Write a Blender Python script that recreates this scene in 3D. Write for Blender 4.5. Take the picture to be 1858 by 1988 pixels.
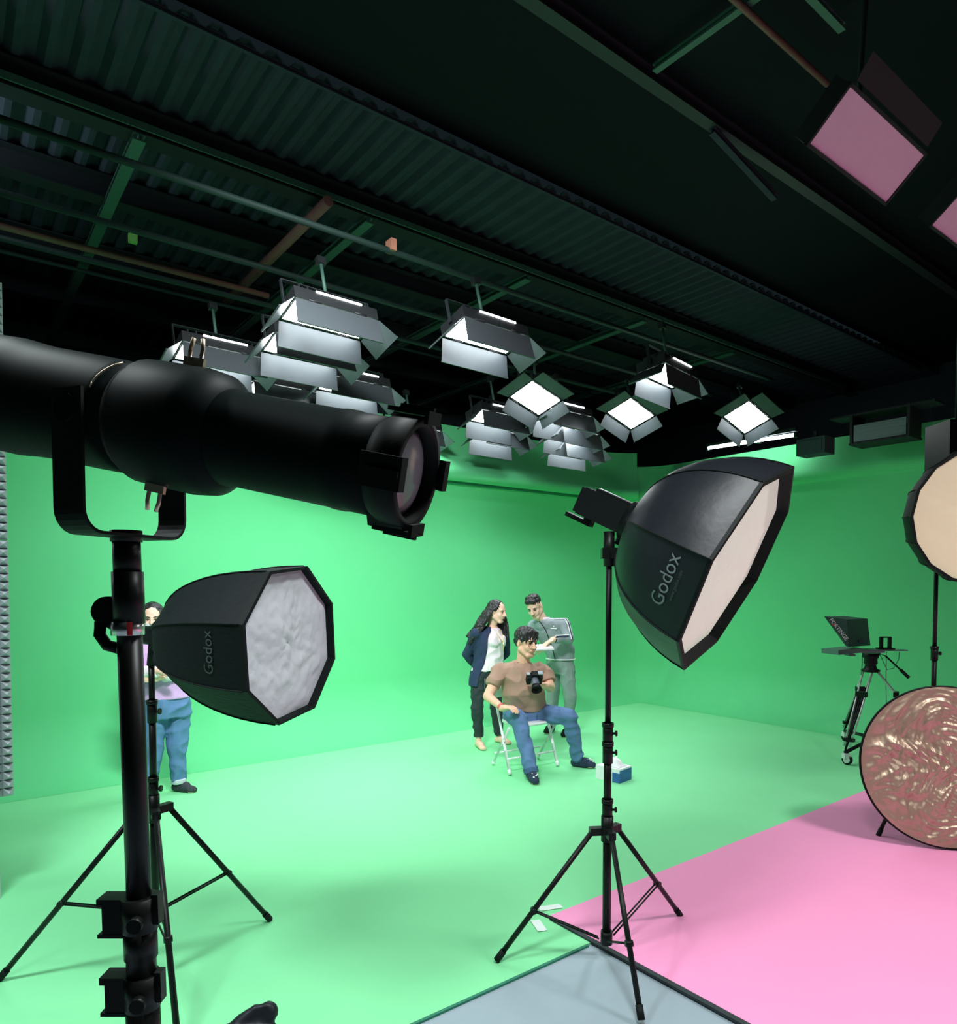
import bpy, bmesh, math, random
from mathutils import Vector, Matrix, noise
random.seed(7)
V = Vector
PI = math.pi
for o in list(bpy.data.objects): bpy.data.objects.remove(o)
scn = bpy.context.scene
col = scn.collection

# ------------------------------------------------------------------ camera
FPX, CX, CY, H = 1350.0, 929.0, 1184.0, 1.75
TH = math.atan((CY-1137.0)/FPX)
cam_d = bpy.data.cameras.new('camera'); cam = bpy.data.objects.new('camera', cam_d); col.objects.link(cam)
cam.location = (0, 0, H); cam.rotation_euler = (PI/2-TH, 0, 0)
cam_d.sensor_width = 36; cam_d.sensor_fit = 'AUTO'
cam_d.lens = 36*FPX/1988; cam_d.shift_y = (CY-994)/1988; cam_d.shift_x = 0
cam_d.clip_start = .05; cam_d.clip_end = 100
scn.camera = cam
# ------------------------------------------------------------------ world and exposure
w = bpy.data.worlds.new('world'); scn.world = w; w.use_nodes = True
w.node_tree.nodes['Background'].inputs[0].default_value = (.25, .4, .5, 1)
w.node_tree.nodes['Background'].inputs[1].default_value = .03
vs = scn.view_settings
scn.display_settings.display_device = 'sRGB'
vs.view_transform = 'Standard'; vs.look = 'None'; vs.gamma = 1; vs.use_curve_mapping = False
vs.exposure = -0.16
PANEL_E = 25.0        # studio panels
# ------------------------------------------------------------------ room frame: s along the back wall, t towards it
CS, SN = .7917, .6109
ROT = math.atan2(SN, CS)
def W(s, t, z=0): return V((s*CS-t*SN, s*SN+t*CS, z))
def pix(px, py, y):
    a = (px-CX)/FPX; b = -(py-CY)/FPX
    d = V((a, math.cos(TH)+b*math.sin(TH), -math.sin(TH)+b*math.cos(TH)))
    return V((0, 0, H))+d*(y/d.y)
def pixz(px, py, z):
    a = (px-CX)/FPX; b = -(py-CY)/FPX
    d = V((a, math.cos(TH)+b*math.sin(TH), -math.sin(TH)+b*math.cos(TH)))
    return V((0, 0, H))+d*((z-H)/d.z)
def area(name, loc, rot, sx, sy, e, c=(1, 1, 1), spread=180):
    l = bpy.data.lights.new(name, 'AREA'); l.shape = 'RECTANGLE'; l.size = sx; l.size_y = sy; l.energy = e; l.color = c; l.spread = math.radians(spread)
    o = bpy.data.objects.new(name, l); col.objects.link(o); o.location = loc; o.rotation_euler = rot
    return o
# unseen lamps outside the frame, some added only to brighten the walls
area('panel_lamp', W(1.4, .9, 3.9), (0, 0, ROT), .9, .4, 68, (.95, 1, 1), 130)
area('panel_lamp', W(-.6, 2.6, 3.9), (math.radians(12), 0, ROT), .9, .4, 75, (.9, 1, 1), 130)
area('panel_lamp', W(1.2, 2.7, 4.45), (math.radians(56), 0, ROT-.5), .9, .4, 98, (.95, 1, 1), 85)  # added, unseen: lifts the back and right walls
area('panel_lamp', W(-1.4, 4.2, 3.9), (math.radians(50), 0, ROT-.45), .9, .4, 18, (.9, 1, 1), 85)  # added, unseen: brightens the back wall from the left
area('panel_lamp', W(4.6, -.3, 3.9), (0, 0, ROT), .9, .4, 108, (1, .96, .96), 140)
area('work_lamp', W(-.6, 6.1, 4.80), (math.radians(180), math.radians(40), ROT), .25, .25, 16, (.75, .95, 1))

# ------------------------------------------------------------------ materials
def pm(name, c, rough=.6, metal=0, var=.1, scale=18, bump=0, bscale=60, emis=None, es=0, spec=.5, sheen=0, trans=0, bdist=.01, stretch=None):
    m = bpy.data.materials.new(name); m.use_nodes = True
    nt = m.node_tree; n = nt.nodes; l = nt.links; p = n['Principled BSDF']
    tc = n.new('ShaderNodeTexCoord'); src = tc.outputs['Object']
    if stretch:
        mp = n.new('ShaderNodeMapping'); mp.inputs['Scale'].default_value = stretch; l.new(src, mp.inputs[0]); src = mp.outputs[0]
    t = n.new('ShaderNodeTexNoise'); t.inputs['Scale'].default_value = scale; t.inputs['Detail'].default_value = 4
    l.new(src, t.inputs['Vector'])
    mx = n.new('ShaderNodeMix'); mx.data_type = 'RGBA'
    mx.inputs[6].default_value = [x*(1-var) for x in c]+[1]; mx.inputs[7].default_value = [min(1, x*(1+var)) for x in c]+[1]
    l.new(t.outputs['Fac'], mx.inputs[0]); l.new(mx.outputs[2], p.inputs['Base Color'])
    p.inputs['Roughness'].default_value = rough; p.inputs['Metallic'].default_value = metal
    p.inputs['Specular IOR Level'].default_value = spec
    if sheen: p.inputs['Sheen Weight'].default_value = sheen
    if trans: p.inputs['Transmission Weight'].default_value = trans
    if bump:
        t2 = n.new('ShaderNodeTexNoise'); t2.inputs['Scale'].default_value = bscale; t2.inputs['Detail'].default_value = 5
        l.new(src, t2.inputs['Vector'])
        b = n.new('ShaderNodeBump'); b.inputs['Strength'].default_value = bump; b.inputs['Distance'].default_value = bdist
        l.new(t2.outputs['Fac'], b.inputs['Height']); l.new(b.outputs[0], p.inputs['Normal'])
    if emis:
        p.inputs['Emission Color'].default_value = (*emis, 1); p.inputs['Emission Strength'].default_value = es
    return m
M = {
 'green_floor': pm('green_floor', (.24, .76, .37), .75, var=.07, scale=1.2, bump=.15, bscale=14, spec=.3),
 'green_wall': pm('green_wall', (.14, .66, .29), .8, var=.05, scale=1.5, bump=.1, bscale=5, spec=.2),
 'pink': pm('pink', (.93, .33, .59), .7, var=.05, scale=1.5, bump=.1, bscale=12, spec=.3),
 'concrete': pm('concrete', (.30, .38, .43), .6, var=.16, scale=2.2, bump=.1, bscale=20),
 'dark_edge': pm('dark_edge', (.02, .03, .035), .7),
 'tape': pm('tape', (.75, .85, .82), .4, var=.05),
 'roof': pm('roof', (.032, .042, .056), .7, var=.25, scale=6, spec=.1),
 'roof_black': pm('roof_black', (.006, .009, .012), .8, spec=.1),
 'beam_black': pm('beam_black', (.018, .022, .026), .6, spec=.2),
 'beam_green': pm('beam_green', (.045, .12, .09), .55, var=.2),
 'pipe_dark': pm('pipe_dark', (.015, .035, .03), .6, spec=.2),
 'beam_red': pm('beam_red', (.16, .07, .06), .6, var=.3),
 'dark_wall': pm('dark_wall', (.06, .08, .095), .9, spec=.1),
 'black': pm('black', (.006, .008, .008), .42, var=.2, spec=.18),
 'black_matte': pm('black_matte', (.007, .010, .010), .6, var=.2, spec=.15),
 'lamp_black': pm('lamp_black', (.005, .009, .009), .5, var=.2, spec=.05),
 'stand': pm('stand', (.006, .008, .007), .4, var=.2, spec=.22),
 'fabric': pm('fabric', (.007, .010, .011), .6, var=.2, scale=40, bump=.25, bscale=30, spec=.14, stretch=(1, 1, 3)),
 'fabric_sheen': pm('fabric_sheen', (.012, .015, .020), .42, var=.2, scale=30, bump=.15, bscale=16, spec=.25),
 'door': pm('door', (.055, .066, .074), .45, var=.08, spec=.4),
 'housing': pm('housing', (.012, .014, .016), .5),
 'emit': pm('emit', (.9, .95, 1), .5, emis=(.92, .98, 1), es=PANEL_E),
 'led_edge': pm('led_edge', (.9, .95, 1), .5, emis=(.92, .97, 1), es=6),  # glow for light leaking from the panel housings
 'tube_emit': pm('tube_emit', (.9, .95, 1), .5, emis=(.95, .98, 1), es=36),
 'off_panel': pm('off_panel', (.88, .60, .76), .6, var=.04),  # white diffuser with the pink floor's reflection put into its colour
 'diffuser_cool': pm('diffuser_cool', (.66, .70, .74), .55, var=.03, bump=.5, bscale=7, bdist=.03),
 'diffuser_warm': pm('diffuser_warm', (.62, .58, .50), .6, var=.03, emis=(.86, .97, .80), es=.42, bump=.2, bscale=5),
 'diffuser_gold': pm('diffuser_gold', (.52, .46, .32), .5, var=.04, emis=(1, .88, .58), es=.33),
 'inner': pm('inner', (.45, .42, .36), .5, var=.1),
 'logo': pm('logo', (.20, .23, .24), .5, var=.05),
 'logo_dim': pm('logo_dim', (.06, .075, .075), .5, var=.05),
 'logo_white': pm('logo_white', (.8, .82, .84), .5, var=.02),
 'logo_red': pm('logo_red', (.7, .05, .05), .5),
 'gold_foil': pm('gold_foil', (.47, .36, .26), .42, metal=.55, var=.12, scale=5, bump=.25, bscale=14, bdist=.01),
 'foam': pm('foam', (.36, .40, .43), .95, var=.08),
 'wall_grey': pm('wall_grey', (.55, .60, .62), .8),
 'glass': pm('glass', (.32, .33, .36), .15, var=.02, spec=.8),
 'brass': pm('brass', (.75, .62, .45), .35, metal=.6),
 'steel': pm('steel', (.6, .6, .6), .25, metal=.9),
 'red': pm('red', (.5, .03, .04), .4),
 'prompter': pm('prompter', (.02, .035, .045), .55, var=.2),
 'prompter_metal': pm('prompter_metal', (.13, .18, .19), .4, metal=.3),
 'alu': pm('alu', (.55, .6, .6), .35, metal=.6),
 'caster': pm('caster', (.75, .8, .8), .5),
 'cable_green': pm('cable_green', (.03, .25, .10), .5),
 'chair': pm('chair', (.82, .86, .86), .35, var=.03),
 'skin': pm('skin', (.78, .47, .33), .5, var=.06, spec=.3),
 'skin_light': pm('skin_light', (.90, .58, .45), .5, var=.05, spec=.3),
 'hair': pm('hair', (.018, .016, .018), .42, var=.3, bump=.5, bscale=90, stretch=(1, 1, .25)),
 'tee': pm('tee', (.36, .23, .17), .85, var=.08, scale=8, bump=.3, bscale=9, bdist=.02),
 'jeans': pm('jeans', (.10, .19, .38), .8, var=.35, scale=9, bump=.3, bscale=12, bdist=.02),
 'jeans_dark': pm('jeans_dark', (.045, .10, .21), .8, var=.4, scale=7, bump=.3, bscale=10, bdist=.02),
 'trackpants': pm('trackpants', (.22, .30, .28), .85, var=.08, bump=.2, bscale=9, bdist=.02),
 'jacket': pm('jacket', (.27, .32, .35), .8, var=.08, bump=.25, bscale=9, bdist=.02),
 'white_cloth': pm('white_cloth', (.95, .83, .92), .8, var=.03, bump=.2, bscale=10, bdist=.02),
 'navy': pm('navy', (.018, .035, .09), .85, var=.2, bump=.2, bscale=12, bdist=.02),
 'black_pants': pm('black_pants', (.018, .03, .035), .8, var=.2, bump=.3, bscale=12, bdist=.02),
 'lilac': pm('lilac', (.62, .40, .72), .8, var=.04, bump=.2, bscale=9, bdist=.02),
 'sock': pm('sock', (.035, .045, .055), .9),
 'shoe': pm('shoe', (.015, .03, .07), .8, var=.3, scale=40),
 'denim_cuff': pm('denim_cuff', (.55, .62, .68), .8),
 'eye': pm('eye', (.02, .015, .012), .2),
 'lips': pm('lips', (.45, .20, .17), .5),
 'gold_chain': pm('gold_chain', (.75, .60, .25), .35, metal=.6),
 'camera_grey': pm('camera_grey', (.10, .12, .15), .4),
 'paper': pm('paper', (.85, .88, .9), .7),
 'tissue_blue': pm('tissue_blue', (.03, .12, .38), .5, var=.6, scale=35),
}
# slightly darker recess print on the blue box and a blotchy concrete come from the noise above

# ------------------------------------------------------------------ mesh helpers
WL = {}
class MB:
    def __init__(s): s.v = []; s.f = []; s.sm = []
    def add(s, vs_, fs, sm=False):
        b = len(s.v); s.v += [V(p) for p in vs_]
        s.f += [[i+b for i in f] for f in fs]; s.sm += [sm]*len(fs); return s
    def box(s, c, size, R=None):
        R = R or Matrix.Identity(3); c = V(c); x, y, z = [k/2 for k in size]
        p = [c+R@V((i*x, j*y, k*z)) for k in (-1, 1) for j in (-1, 1) for i in (-1, 1)]
        return s.add(p, [(0, 2, 3, 1), (4, 5, 7, 6), (0, 1, 5, 4), (2, 6, 7, 3), (0, 4, 6, 2), (1, 3, 7, 5)])
    def rings(s, rings, cap=True, sm=True, closed=True):
        n = len(rings[0]); vs_ = [p for r in rings for p in r]; fs = []
        for i in range(len(rings)-1):
            for j in range(n if closed else n-1):
                k = (j+1) % n
                fs.append((i*n+j, i*n+k, (i+1)*n+k, (i+1)*n+j))
        s.add(vs_, fs, sm)
        if cap:
            b = len(s.v)-len(vs_)
            s.f.append([b+j for j in reversed(range(n))]); s.sm.append(False)
            s.f.append([b+(len(rings)-1)*n+j for j in range(n)]); s.sm.append(False)
        return s
    def cyl(s, p0, p1, r0, r1=None, seg=12, cap=True, sm=True):
        r1 = r0 if r1 is None else r1; p0 = V(p0); p1 = V(p1); a, b = perp(p1-p0)
        return s.rings([[p+(a*math.cos(2*PI*i/seg)+b*math.sin(2*PI*i/seg))*r for i in range(seg)] for p, r in ((p0, r0), (p1, r1))], cap, sm)
    def lathe(s, p0, ax, prof, seg=32, cap=True):
        p0 = V(p0); ax = V(ax).normalized(); a, b = perp(ax)
        return s.rings([[p0+ax*d+(a*math.cos(2*PI*i/seg)+b*math.sin(2*PI*i/seg))*r for i in range(seg)] for d, r in prof], cap)
    def tube(s, pts, r, seg=8):
        pts = [V(p) for p in pts]; rr = []
        a0 = None
        for i, p in enumerate(pts):
            d = (pts[min(i+1, len(pts)-1)]-pts[max(i-1, 0)])
            if d.length < 1e-9: d = V((0, 0, 1))
            if a0 is None: a, b = perp(d)
            else:
                d.normalize(); a = (a0-d*a0.dot(d)).normalized(); b = d.cross(a)
            a0 = a
            q = r[i] if isinstance(r, (list, tuple)) else r
            rr.append([p+(a*math.cos(2*PI*k/seg)+b*math.sin(2*PI*k/seg))*q for k in range(seg)])
        return s.rings(rr)
    def ell(s, c, a, b, d, seg=14, rows=9):
        c = V(c); rr = []
        for i in range(rows+1):
            ph = PI*(i/rows)*.98+.01*PI
            rr.append([c-V(d)*math.cos(ph)+(V(a)*math.cos(2*PI*k/seg)+V(b)*math.sin(2*PI*k/seg))*math.sin(ph) for k in range(seg)])
        return s.rings(rr)
    def cap(s, p0, p1, r0, r1=None, seg=12):
        r1 = r0 if r1 is None else r1; p0 = V(p0); p1 = V(p1); ax = (p1-p0)
        if ax.length < 1e-6: return s.ball(p0, r0)
        ax.normalize(); a, b = perp(ax); rr = []
        for i in range(5):
            ph = PI/2*(1-i/4)*.97; rr.append((p0-ax*r0*math.sin(ph), r0*math.cos(ph)))
        for i in range(5):
            ph = PI/2*(i/4)*.97; rr.append((p1+ax*r1*math.sin(ph), r1*math.cos(ph)))
        return s.rings([[p+(a*math.cos(2*PI*k/seg)+b*math.sin(2*PI*k/seg))*r for k in range(seg)] for p, r in rr])
    def ball(s, c, r): return s.ell(c, (r, 0, 0), (0, r, 0), (0, 0, r))
    def grid(s, fn, nu, nv, sm=True):
        vs_ = [fn(i/nu, j/nv) for j in range(nv+1) for i in range(nu+1)]
        return s.add(vs_, [(j*(nu+1)+i, j*(nu+1)+i+1, (j+1)*(nu+1)+i+1, (j+1)*(nu+1)+i) for j in range(nv) for i in range(nu)], sm)
    def mesh(s, name, m, org):
        me = bpy.data.meshes.new(name); me.from_pydata([p-org for p in s.v], [], s.f); me.update()
        me.polygons.foreach_set('use_smooth', s.sm); me.update()
        if m: me.materials.append(m)
        return me
    def build(s, name, m, parent=None, org=None, **tags):
        if isinstance(m, str): m = M[m]
        if org is None:
            lo = V([min(p[i] for p in s.v) for i in range(3)]); hi = V([max(p[i] for p in s.v) for i in range(3)])
            org = (lo+hi)/2
            if parent is None: org.z = lo.z
        return link(name, s.mesh(name, m, org), org, parent, tags)
def link(name, me, org, parent=None, tags={}):
    o = bpy.data.objects.new(name, me); col.objects.link(o); WL[o.name] = V(org)
    if parent: o.parent = parent; o.location = V(org)-WL[parent.name]
    else: o.location = org
    for k, x in tags.items(): o[k] = x
    return o
def perp(d):
    d = V(d).normalized(); up = V((0, 0, 1)) if abs(d.z) < .95 else V((0, 1, 0))
    a = d.cross(up).normalized(); return a, a.cross(d).normalized()
def empty(name, loc, label, cat, group=None):
    o = bpy.data.objects.new(name, None); col.objects.link(o); o.location = loc; o.empty_display_size = .1; WL[o.name] = V(loc)
    o['label'] = label; o['category'] = cat
    if group: o['group'] = group
    return o
def copy_tree(o, parent=None):
    c = o.copy(); col.objects.link(c); c.parent = parent
    for ch in list(o.children): copy_tree(ch, c)
    return c
def remeshed(mb, voxel, smooth=4, wr=0, ws=9, seed=0, stretch=(1, 1, 1)):
    me = mb.mesh('tmp', None, V((0, 0, 0))); o = bpy.data.objects.new('tmp', me); col.objects.link(o)
    r = o.modifiers.new('r', 'REMESH'); r.mode = 'VOXEL'; r.voxel_size = voxel; r.use_smooth_shade = True
    sm = o.modifiers.new('s', 'SMOOTH'); sm.factor = .5; sm.iterations = smooth
    dg = bpy.context.evaluated_depsgraph_get(); out = bpy.data.meshes.new_from_object(o.evaluated_get(dg), depsgraph=dg)
    bpy.data.objects.remove(o)
    if wr:
        st = V(stretch); off = V((seed*3.1, seed*1.7, 0))
        co = [v.co+v.normal*(wr*(1-2*abs(noise.noise(V((v.co.x*st.x, v.co.y*st.y, v.co.z*st.z))*ws+off))*2)) for v in out.vertices]
        for v, c in zip(out.vertices, co): v.co = c
    for p in out.polygons: p.use_smooth = True
    return out
def soft(mb, name, m, voxel=.008, smooth=4, parent=None, org=None, wr=0, ws=9, seed=0, stretch=(1, 1, 1), **tags):
    me = remeshed(mb, voxel, smooth, wr, ws, seed, stretch); me.name = name; me.materials.append(M[m] if isinstance(m, str) else m)
    xs = [v.co for v in me.vertices]
    if org is None:
        lo = V([min(p[i] for p in xs) for i in range(3)]); hi = V([max(p[i] for p in xs) for i in range(3)]); org = (lo+hi)/2
        if parent is None: org.z = lo.z
    me.transform(Matrix.Translation(-V(org))); me.update()
    return link(name, me, org, parent, tags)
def struct(mb, name, m, **k): return mb.build(name, m, kind='structure', **k)
def text_verts(body, size, bold=0):
    cu = bpy.data.curves.new('t', 'FONT'); cu.body = body; cu.size = size; cu.align_x = 'CENTER'; cu.align_y = 'CENTER'; cu.offset = bold; cu.resolution_u = 3
    o = bpy.data.objects.new('t', cu); col.objects.link(o)
    dg = bpy.context.evaluated_depsgraph_get(); me = bpy.data.meshes.new_from_object(o.evaluated_get(dg), depsgraph=dg)
    bm = bmesh.new(); bm.from_mesh(me)
    bmesh.ops.triangulate(bm, faces=bm.faces[:])
    bmesh.ops.subdivide_edges(bm, edges=[e for e in bm.edges if e.calc_length() > size*.3], cuts=1)
    vs_ = [v.co.copy() for v in bm.verts]; fs = [[v.index for v in f.verts] for f in bm.faces]
    bm.free(); bpy.data.objects.remove(o); return vs_, fs
RZ = Matrix.Rotation(ROT, 3, 'Z')

# ================================================================== SETTING
S0, T0 = 8.85, 7.34
gy = .0
b = MB(); b.box(W(2, 1, -.06), (26, 26, .1), RZ); struct(b, 'floor', 'concrete')
# green painted set floor, 1 cm proud of the slab
b = MB()
b.add([W(-9, 2.32, 0), W(2.488, 2.32, 0), W(2.488, -9, 0), W(S0, -9, 0), W(S0, T0, 0), W(-9, T0, 0)], [(0, 1, 2, 3, 4, 5)])
b.add([W(-9, 2.32, 0), W(2.488, 2.32, 0), W(2.488, 2.32, -.012), W(-9, 2.32, -.012)], [(0, 3, 2, 1)])
struct(b, 'floor', 'green_floor')
b = MB(); b.box(W(-3.27, 2.314, -.006), (11.46, .014, .012), RZ); struct(b, 'trim_1', pm('edge_green', (.02, .20, .12), .7))
# cyclorama walls with a curved foot and a lip at the top
def profile(lip, top):
    p = []
    for i in range(13):
        a = PI/2*i/12; p.append((.62*(1-math.sin(a)), .62*(1-math.cos(a))))
    p += [(0, 1.2), (0, 2.2), (0, 3.06), (lip*.25, 3.09), (lip, 3.10), (lip, 3.20), (lip*.8, 3.24), (-.10, 3.48), (-.14, top)]
    return p
RC = .72
def path(side):
    pts = []
    if side == 'back':
        for i in range(25): pts.append((V((-6+(S0-RC+6)*i/24, T0)), V((0, -1))))
        for i in range(1, 5): a = PI/4*i/4; pts.append((V((S0-RC+RC*math.sin(a), T0-RC+RC*math.cos(a))), V((-math.sin(a), -math.cos(a)))))
    else:
        for i in range(4, 9): a = PI/4*i/4; pts.append((V((S0-RC+RC*math.sin(a), T0-RC+RC*math.cos(a))), V((-math.sin(a), -math.cos(a)))))
        for i in range(25): pts.append((V((S0, T0-RC-(T0-RC+5)*i/24)), V((-1, 0))))
    return pts
for side, lip in (('back', .17), ('right', .05)):
    pr = profile(lip, 3.84 if side == 'back' else 3.62); pts = path(side); b = MB(); rr = []
    for (p, n) in pts: rr.append([W(p.x+n.x*d, p.y+n.y*d, z+.001) for d, z in pr])
    b.rings(rr, cap=False, closed=False); b.f = [list(reversed(f)) for f in b.f]
    struct(b, 'wall_'+side, 'green_wall')
b = MB(); b.box(W(.95, T0-.03, 3.115), (14.2, .05, .11), RZ); struct(b, 'trim_40', pm('trim_teal', (.015, .20, .11), .8))  # dark strip coloured in for the shade below the wall's upper band
# the dark hall around the set
b = MB(); b.box(W(2, 11.2, 3), (24, .2, 6), RZ); struct(b, 'wall_far', 'dark_wall')
b = MB(); b.box(W(13.2, 1, 3), (.2, 22, 6), RZ); struct(b, 'wall_side', 'dark_wall')
b = MB(); b.box(W(-9.2, 1, 3), (.2, 22, 6), RZ); struct(b, 'wall_left', 'dark_wall')
b = MB(); b.box(W(2, -9.2, 3), (24, .2, 6), RZ); struct(b, 'wall_front', 'dark_wall')
# corrugated roof deck
b = MB(); rr = []
N = int(22/.18)*8
for i in range(N+1):
    s_ = -8.5+.18*i/8; ph = 2*PI*i/8; z = 5.25+.022*max(-1, min(1, 1.4*math.sin(ph)))
    rr.append([W(s_, 4.55, z), W(s_, 11.1, z)])
b.rings(rr, cap=False, closed=False, sm=False); struct(b, 'ceiling', 'roof')
b = MB(); b.box(W(2, -2.3, 5.42), (22, 13.9, .1), RZ); struct(b, 'ceiling', 'roof_black')
tn = [2]
def beam(p0, p1, wd, ht, m, name=None):
    p0 = V(p0); p1 = V(p1); d = p1-p0; L = d.length; d.normalize()
    side = d.cross(V((0, 0, 1))).normalized(); up = side.cross(d)
    R = Matrix((d, side, up)).transposed(); b = MB(); c = (p0+p1)/2
    b.box(c+up*(ht/2-.006), (L, wd, .012), R); b.box(c-up*(ht/2-.006), (L, wd, .012), R); b.box(c, (L, .012, ht-.012), R)
    o = b.build('trim_%d' % tn[0], m, kind='structure'); tn[0] += 1; return o
for t in (5.63, 6.72, 8.1, 9.4): beam(W(-8, t, 5.11), W(12.5, t, 5.11), .16, .2, M['beam_black'])
b = MB(); b.box(W(2, 5.54, 5.06), (20, .015, .05), RZ); struct(b, 'trim_%d' % tn[0], 'beam_green'); tn[0] += 1
beam(W(-8, 4.58, 5.22), W(12.5, 4.58, 5.22), .03, .04, M['roof'])
beam(W(-8, 3.19, 5.27), W(12.5, 3.19, 5.27), .09, .1, pm('beam_faint', (.015, .018, .024), .6))
for s_ in (-.65, 1.2, 3.07, 4.95, 6.85, 8.75): beam(W(s_, 5.56, 4.99), W(s_, 11, 4.99), .085, .06, M['beam_green'])
beam(W(3.9, 1.6, 5.25), W(3.9, 3.1, 5.25), .05, .05, M['beam_green'])
beam(W(3.9, 2.16, 5.25), W(4.55, 2.16, 5.25), .045, .05, M['beam_green'])
beam(W(4.7, 3.19, 5.2), W(5.6, 3.19, 5.0), .05, .05, M['roof'])
# pipes
def pipe(p0, p1, r, m, label):
    b = MB(); b.cyl(p0, p1, r, seg=10); return b.build('pipe', m, label=label, category='pipe')
pipe(W(2.6, 5.4, 4.93), W(2.6, 8.0, 4.93), .045, 'beam_red', 'short rust-red pipe crossing under the roof toward the back wall')
pipe(W(3.1, 2.42, 5.2), W(4.9, 2.42, 5.2), .02, 'beam_red', 'thin reddish pipe high in the black roof, top right')
pipe(W(-6, 7.0, 4.7), W(2.7, 7.0, 4.7), .028, 'beam_red', 'long thin reddish pipe below the corrugated roof at upper left')
pipe(W(-6, 7.9, 4.85), W(9, 7.9, 4.85), .02, 'pipe_dark', 'thin greenish pipe farthest back under the roof beams')
for tt, lab in ((4.9, 'nearest grey lighting pipe above the panel lights'), (5.8, 'second grey lighting pipe, over the middle row of panel lights'), (6.55, 'rearmost grey lighting pipe, closest to the back wall')):
    pipe(W(-1, tt, 4.42), W(8.6, tt, 4.42), .024, 'pipe_dark', lab)
b = MB(); b.box((0, 0, 0), (.05, .09, .09)); b.v = [RZ@p+W(2.9, 4.9, 4.42)+V((0, 0, .04)) for p in b.v]
b.build('pipe_clamp', pm('clamp_red', (.5, .22, .15), .5), label='small orange-red clamp on the nearest lighting pipe', category='clamp')
q = pixz(258, 463, 4.9); b = MB(); b.box(q, (.07, .05, .08), RZ); b.build('junction_box', pm('clamp_lime', (.35, .8, .2), .5), label='tiny yellow-green box hanging on the leftmost green rafter', category='box')
# left partition with acoustic foam
tp = 4.6; se = W(0, 0)
b = MB(); b.box(W(-1.9+.25, tp+.12, 1.9), (3.75, .10, 3.8), RZ); struct(b, 'wall_partition', 'wall_grey')
def foam(c_s, z0, z1, label):
    b = MB(); wd = 1.0; nx = 20; nz = int((z1-z0)/.045); d0 = .035; d1 = .09
    vs_ = []; fs = []
    b.box(W(c_s, tp+.07-d0/2, (z0+z1)/2), (wd, d0, z1-z0), RZ)
    for k in range(nz):
        za = z0+(z1-z0)*k/nz; zb = z0+(z1-z0)*(k+1)/nz; zm = (za+zb)/2
        for i in range(nx):
            sa = c_s-wd/2+wd*i/nx; sb = sa+wd/nx; sm_ = (sa+sb)/2; t0_ = tp+.07-d0
            b.add([W(sa, t0_, za), W(sb, t0_, za), W(sb, t0_, zb), W(sa, t0_, zb), W(sm_, tp+.07-d1, zm)], [(0, 1, 4), (1, 2, 4), (2, 3, 4), (3, 0, 4)])
    b.build('foam_panel', 'foam', label=label, category='foam panel')
foam(-.205, .58, 2.0, 'lower grey pyramid acoustic foam panel at the far left edge')
foam(-.205, 2.005, 3.4, 'upper grey pyramid acoustic foam panel behind the spotlight at far left')
# pink sheet
b = MB(); b.box(W((2.51+10)/2, (2.63-8)/2, .006), (7.49, 10.63, .008), RZ)
pk = b.build('floor_sheet', 'pink', label='large pink vinyl sheet laid on the floor at lower right', category='floor sheet')
b = MB(); b.box(W(2.497, (2.62-8)/2, .003), (.028, 10.6, .012), RZ); b.build('edge_strip', 'dark_edge', parent=pk, label='dark edge of the sheet')
def tapep(px, py, l, wd, ang, label):
    q = pixz(px, py, .002); b = MB(); R = Matrix.Rotation(ang, 3, 'Z')
    b.grid(lambda u, v: q+R@V(((u-.5)*l, (v-.5)*wd, .0)) + V((0, 0, .002+.002*noise.noise(V((u*4, v*3, px))))), 6, 3)
    b.build('tape_strip', 'tape', label=label, category='tape')
tapep(1068, 1762, .13, .05, .3, 'short translucent tape strip on the green floor above the pink corner')
tapep(1046, 1797, .05, .12, .25, 'translucent tape strip on the green floor left of the pink corner')
tapep(1335, 1682, .14, .02, .62, 'thin white tape strip along the upper edge of the pink sheet')

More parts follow.
